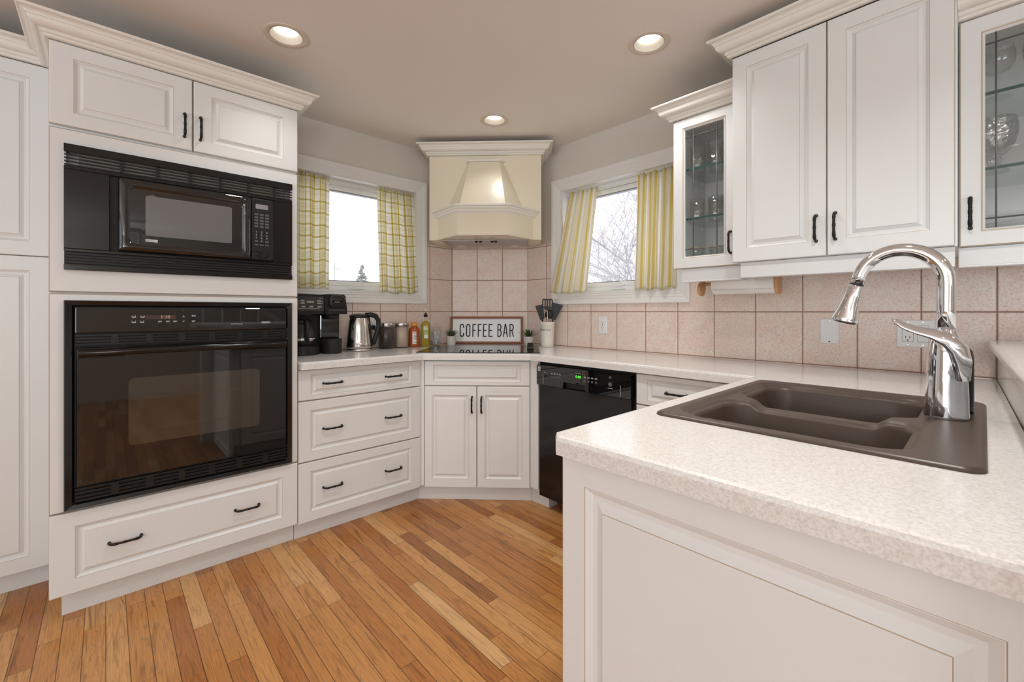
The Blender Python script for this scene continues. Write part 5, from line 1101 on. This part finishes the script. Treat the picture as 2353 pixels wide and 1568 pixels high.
m = MB(); m.add([(0.008, -0.1858, 0.254), (0.202, -0.1858, 0.254), (0.202, -0.1858, 0.340), (0.008, -0.1858, 0.340), (0.008, -0.187, 0.255), (0.202, -0.187, 0.255), (0.202, -0.187, 0.339), (0.008, -0.187, 0.339)], [(0, 3, 2, 1), (4, 5, 6, 7), (0, 1, 5, 4), (1, 2, 6, 5), (2, 3, 7, 6), (3, 0, 4, 7)]); pf = m.build('control_panel', M_BGLASS, bh)
m = MB(); m.box(0.106, 0.146, -0.1878, -0.1871, 0.302, 0.314); m.build('display', simple('olive_lcd', (0.30, 0.29, 0.23), 0.3), pf)
m = MB()
for x, z in ((0.072, 0.310), (0.072, 0.296), (0.164, 0.310), (0.164, 0.296), (0.076, 0.276), (0.120, 0.276), (0.166, 0.276)): m.box(x, x + 0.022, -0.1880, -0.1871, z, z + 0.0085)
m.build('buttons', simple('grey_button', (0.33, 0.33, 0.31), 0.4), pf)
m = MB()
for x, z, w_ in ((0.046, 0.313, 0.016), (0.046, 0.306, 0.020), (0.046, 0.299, 0.018), (0.188, 0.311, 0.010), (0.188, 0.298, 0.010), (0.056, 0.283, 0.008), (0.058, 0.268, 0.12), (0.172, 0.330, 0.022)): m.box(x, x + w_, -0.1874, -0.1871, z, z + 0.0018)
m.build('printed_marks', M_PRINT, pf)
m = MB(); m.prism_y([(0.2065, 0.236), (0.332, 0.236), (0.334, 0.262), (0.322, 0.346), (0.314, 0.354), (0.2065, 0.354)], -0.205, -0.002); ph = m.build('pod_head', M_BSAT, cm, bevel=0.007)
m = MB(); m.rings([[(x, y, z) for x, z in rrect(0.222 + i, 0.316 - i, 0.272 + i, 0.350 - i, 0.022, 6)] for i, y in ((0, -0.2055), (0, -0.213), (0.006, -0.220), (0.020, -0.222))], 0, True, False, True); pl = m.build('pod_lid', M_BSAT, ph)
m = MB(); m.box(0.240, 0.296, -0.2226, -0.2221, 0.322, 0.3245); m.build('logo_mark', M_DIMPRINT, pl)
m = MB(); m.box(0.252, 0.284, -0.2226, -0.2221, 0.307, 0.3095); m.build('logo_mark', M_BADGE, pl)
m = MB(); m.box(0.222, 0.316, -0.2075, -0.2055, 0.256, 0.266); m.build('lid_latch', M_BGLASS, ph)
m = MB(); m.lathe([(0.030, -0.03), (0.045, 0.0)], (0.265, -0.140, 0.2355), 24); m.build('pod_nozzle', M_BMAT, cm)
m = MB(); m.lathe([(0.050, -0.012), (0.070, 0.0)], (0.100, -0.110, 0.2355), 24); m.build('brew_basket', M_BMAT, cm)
# carafe resting on the warming plate
cf = empty('carafe', (CMX + 0.121, CMY + 0.100, 0.9145 + 0.0540), PI / 2, 'glass coffee carafe standing in the coffee maker', 'carafe')
m = MB(); m.lathe([(0.060, 0.0), (0.068, 0.004), (0.076, 0.025), (0.077, 0.045), (0.072, 0.080), (0.060, 0.115), (0.052, 0.132), (0.0505, 0.132), (0.058, 0.114), (0.070, 0.079), (0.075, 0.045), (0.074, 0.026), (0.066, 0.006), (0.0001, 0.003)], (0, 0, 0), 40); m.build('glass_body', M_JARGLASS, cf)
m = MB(); m.lathe([(0.0772, 0.030), (0.0778, 0.032), (0.0778, 0.042), (0.0772, 0.044)], (0, 0, 0), 40, caps=False); m.build('metal_band', M_STEEL, cf)
m = MB(); m.lathe([(0.053, 0.130), (0.054, 0.133), (0.054, 0.142), (0.040, 0.152), (0.0001, 0.154)], (0, 0, 0), 32); m.build('lid', M_BSAT, cf)
m = MB(); m.tube([(0.0, -0.052, 0.140), (0.0, -0.082, 0.140), (0.0, -0.094, 0.125), (0.0, -0.094, 0.06), (0.0, -0.093, 0.030), (0.0, -0.080, 0.026)], [0.010, 0.011, 0.012, 0.012, 0.011, 0.006], 12); m.build('handle', M_BSAT, cf)

# ------------------------------------------------------------------ paper towel holder under the small cabinet
tw = empty('paper_towel_holder', (-0.660, 2.190, 1.3135), 0, 'light bamboo paper towel holder under the small glass cabinet', 'paper towel holder')
def bracket(x, hook):
    m = MB(); pts = [(-0.036, 0.045), (0.036, 0.045)] + [(0.036 * math.cos(a), -0.030 + 0.040 * math.sin(a)) for a in [-PI * k / 16 for k in range(17)]]
    if hook: pts = [(-0.036, 0.045), (0.006, 0.045), (0.006, -0.010), (0.012, -0.018), (0.024, -0.016), (0.036, -0.026)] + [(0.036 * math.cos(a), -0.030 + 0.040 * math.sin(a)) for a in [-PI * k / 16 for k in range(1, 17)]]
    m.add([(0.0, -px, z) for px, z in pts] + [(0.014, -px, z) for px, z in pts], [tuple(range(len(pts))), tuple(range(len(pts), 2 * len(pts)))[::-1]] + [(i, len(pts) + i, len(pts) + (i + 1) % len(pts), (i + 1) % len(pts)) for i in range(len(pts))])
    return m.build('bracket', M_BAMBOO, tw, (x, 0, 0), bevel=0.002)
bracket(-0.312, True); bracket(0.030, False)
m = MB(); m.tube([(-0.318, 0, -0.012), (0.030, 0, -0.012)], 0.008, 14); m.build('rod', M_BAMBOO, tw)
m = MB(); m.box(-0.32, 0.05, -0.02, 0.10, 0.0458, 0.060); m.build('mount', M_BAMBOO, tw)
m = MB(); R2 = 0.050
ring_o = lambda x, r_: [(x, r_ * math.cos(a), r_ * math.sin(a)) for a in [2 * PI * k / 48 for k in range(48)]]
m.rings([ring_o(-0.128, 0.018), ring_o(-0.128, R2 - 0.002), ring_o(-0.126, R2), ring_o(0.138, R2), ring_o(0.140, R2 - 0.002), ring_o(0.140, 0.018), ring_o(-0.128, 0.018)], 0, True)
m.add([(-0.127, -R2 * 0.80 - 0.003, -R2 * 0.62), (0.139, -R2 * 0.80 - 0.003, -R2 * 0.62), (0.139, -R2 * 0.45, -R2 * 0.93), (-0.127, -R2 * 0.45, -R2 * 0.93)], [(0, 1, 2, 3)])
o = m.build('paper_towel_roll', M_PAPER, None, (-0.770, 2.190, 1.2965 + 0.002)); tag(o, 'white paper towel roll hanging under the wall cabinets', 'paper towel')

# ------------------------------------------------------------------ outside the windows
b = MB(); b.box(-60, 20, -30, 60, -0.62, -0.60); struct(b.build('snowy_ground', M_SNOW))
def spruce(loc, h, label, seed):
    rnd = random.Random(seed); p = empty('spruce_tree', loc, 0, label, 'tree'); m = MB(); m.lathe([(h * .02, 0), (h * .004, h)], (0, 0, 0), 8); m.build('trunk', M_BARK, p)
    m = MB()
    for k in range(170):
        t = (k + 1) / 172; z = h * (0.06 + 0.93 * t); L = h * 0.26 * (1 - t) ** .8 * rnd.uniform(.6, 1.1) + h * 0.012; az = rnd.uniform(0, 6.28)
        d_ = Vector((math.cos(az), math.sin(az), -0.25)); m.tube([(0, 0, z), Vector((0, 0, z)) + d_ * L * .6, Vector((0, 0, z)) + d_ * L + Vector((0, 0, L * .12))], [h * .010, h * .016, h * .003], 5)
    m.build('branches', M_SPRUCE, p)
spruce((-22.0, 9.78, -0.6), 4.25, 'snowy spruce far outside the left window', 2)
spruce((-24.0, 13.75, -0.6), 4.0, 'second snowy spruce half behind the plaid curtain, outside', 5)
m = MB(); m.tube([(0, 0, 0), (0, 0, 4.4)], [0.03, 0.02], 8); m.tube([(0, -0.1, 4.2), (0, 0.35, 4.0)], 0.015, 6); tag(m.build('utility_pole', M_POLE, None, (-24, 9.1, -0.6)), 'thin pale pole far outside the left window', 'pole')
def bare_tree(loc, label, seed):
    rnd = random.Random(seed); p = empty('bare_tree', loc, 0, label, 'tree'); m = MB(); tw_ = MB(); cnt = [0]
    def grow(pos, d_, L, r_, lev):
        n_ = 4; pts = [pos]; q = pos; dd = d_.copy()
        for k in range(n_):
            dd = (dd + Vector((rnd.uniform(-1, 1), rnd.uniform(-1, 1), rnd.uniform(-.6, .8))) * 0.16).normalized(); q = q + dd * L / n_; pts.append(q)
        (m if lev < 3 else tw_).tube(pts, [r_ * (1 - .12 * k) for k in range(n_ + 1)], 6 if lev < 2 else 4 if lev < 4 else 3, caps=False)
        if lev >= 6: return
        for k in range(4 if lev < 4 else 3 if lev < 5 else 2):
            a = rnd.uniform(0, 6.28); v = Vector((math.cos(a), math.sin(a), rnd.uniform(-.25, .75))).normalized(); nd = (dd * 0.75 + v * 0.85).normalized(); sp_ = pts[rnd.choice((2, 3, 4))]
            grow(sp_, nd, L * rnd.uniform(.58, .80), r_ * .55, lev + 1)
    for k in range(3): grow(Vector((0.3 * k - .3, 0, 0)), Vector((rnd.uniform(-.3, .3), rnd.uniform(-.2, .2), 1)).normalized(), 1.7, 0.034, 0)
    m.build('trunk', M_BARK, p); tw_.build('branches', M_BARK, p)
bare_tree((-3.5, 6.6, -0.6), 'bare pale branched tree close outside the right window', 12)
bare_tree((-6.8, 11.5, -0.6), 'second bare pale tree further outside the right window', 31)

# ------------------------------------------------------------------ staircase rail across the room, seen only reflected in the microwave and oven
st = empty('stair_railing', (3.2, 0, 0), 0, 'white stair railing with turned balusters, seen reflected in the black microwave', 'railing')
railz = lambda y: 2.26 if y < 0.35 else 2.26 - (y - 0.35) * 0.72
m = MB()
for y0, y1 in ((-1.2, 0.35), (0.35, 2.2)):
    m.add([(-0.03, y0, railz(y0) - 0.03), (0.03, y0, railz(y0) - 0.03), (0.03, y1, railz(y1) - 0.03), (-0.03, y1, railz(y1) - 0.03), (-0.03, y0, railz(y0) + 0.03), (0.03, y0, railz(y0) + 0.03), (0.03, y1, railz(y1) + 0.03), (-0.03, y1, railz(y1) + 0.03)], [(0, 3, 2, 1), (4, 5, 6, 7), (0, 1, 5, 4), (1, 2, 6, 5), (2, 3, 7, 6), (3, 0, 4, 7)])
m.build('handrail', M_RAIL, st)
for k in range(14):
    y = -1.1 + k * 0.24; zt = railz(y) - 0.03; zb = zt - 0.80
    m = MB(); m.lathe([(0.02, zb), (0.02, zb + .1), (0.026, zb + .16), (0.014, zb + .2), (0.022, zb + .35), (0.013, zb + .55), (0.02, zb + .6), (0.018, zt)], (0, y, 0), 12); m.build('baluster', M_RAIL, st)
m = MB(); m.prism([(-0.05, -1.2), (0.75, -1.2), (0.75, 2.2), (-0.05, 2.2)], 0.0, 0.02)
m.v.clear(); m.f.clear(); m.mi.clear(); m.sm.clear()
m.add([(-0.04, -1.2, 0), (-0.04, 2.2, 0), (-0.04, 2.2, max(0.05, railz(2.2) - 0.83)), (-0.04, 0.35, 1.43), (-0.04, -1.2, 1.43), (0.04, -1.2, 0), (0.04, 2.2, 0), (0.04, 2.2, max(0.05, railz(2.2) - 0.83)), (0.04, 0.35, 1.43), (0.04, -1.2, 1.43)], [(0, 1, 2, 3, 4), (9, 8, 7, 6, 5), (0, 5, 6, 1), (1, 6, 7, 2), (2, 7, 8, 3), (3, 8, 9, 4), (4, 9, 5, 0)])
m.build('stringer_wall', M_WALL, st)
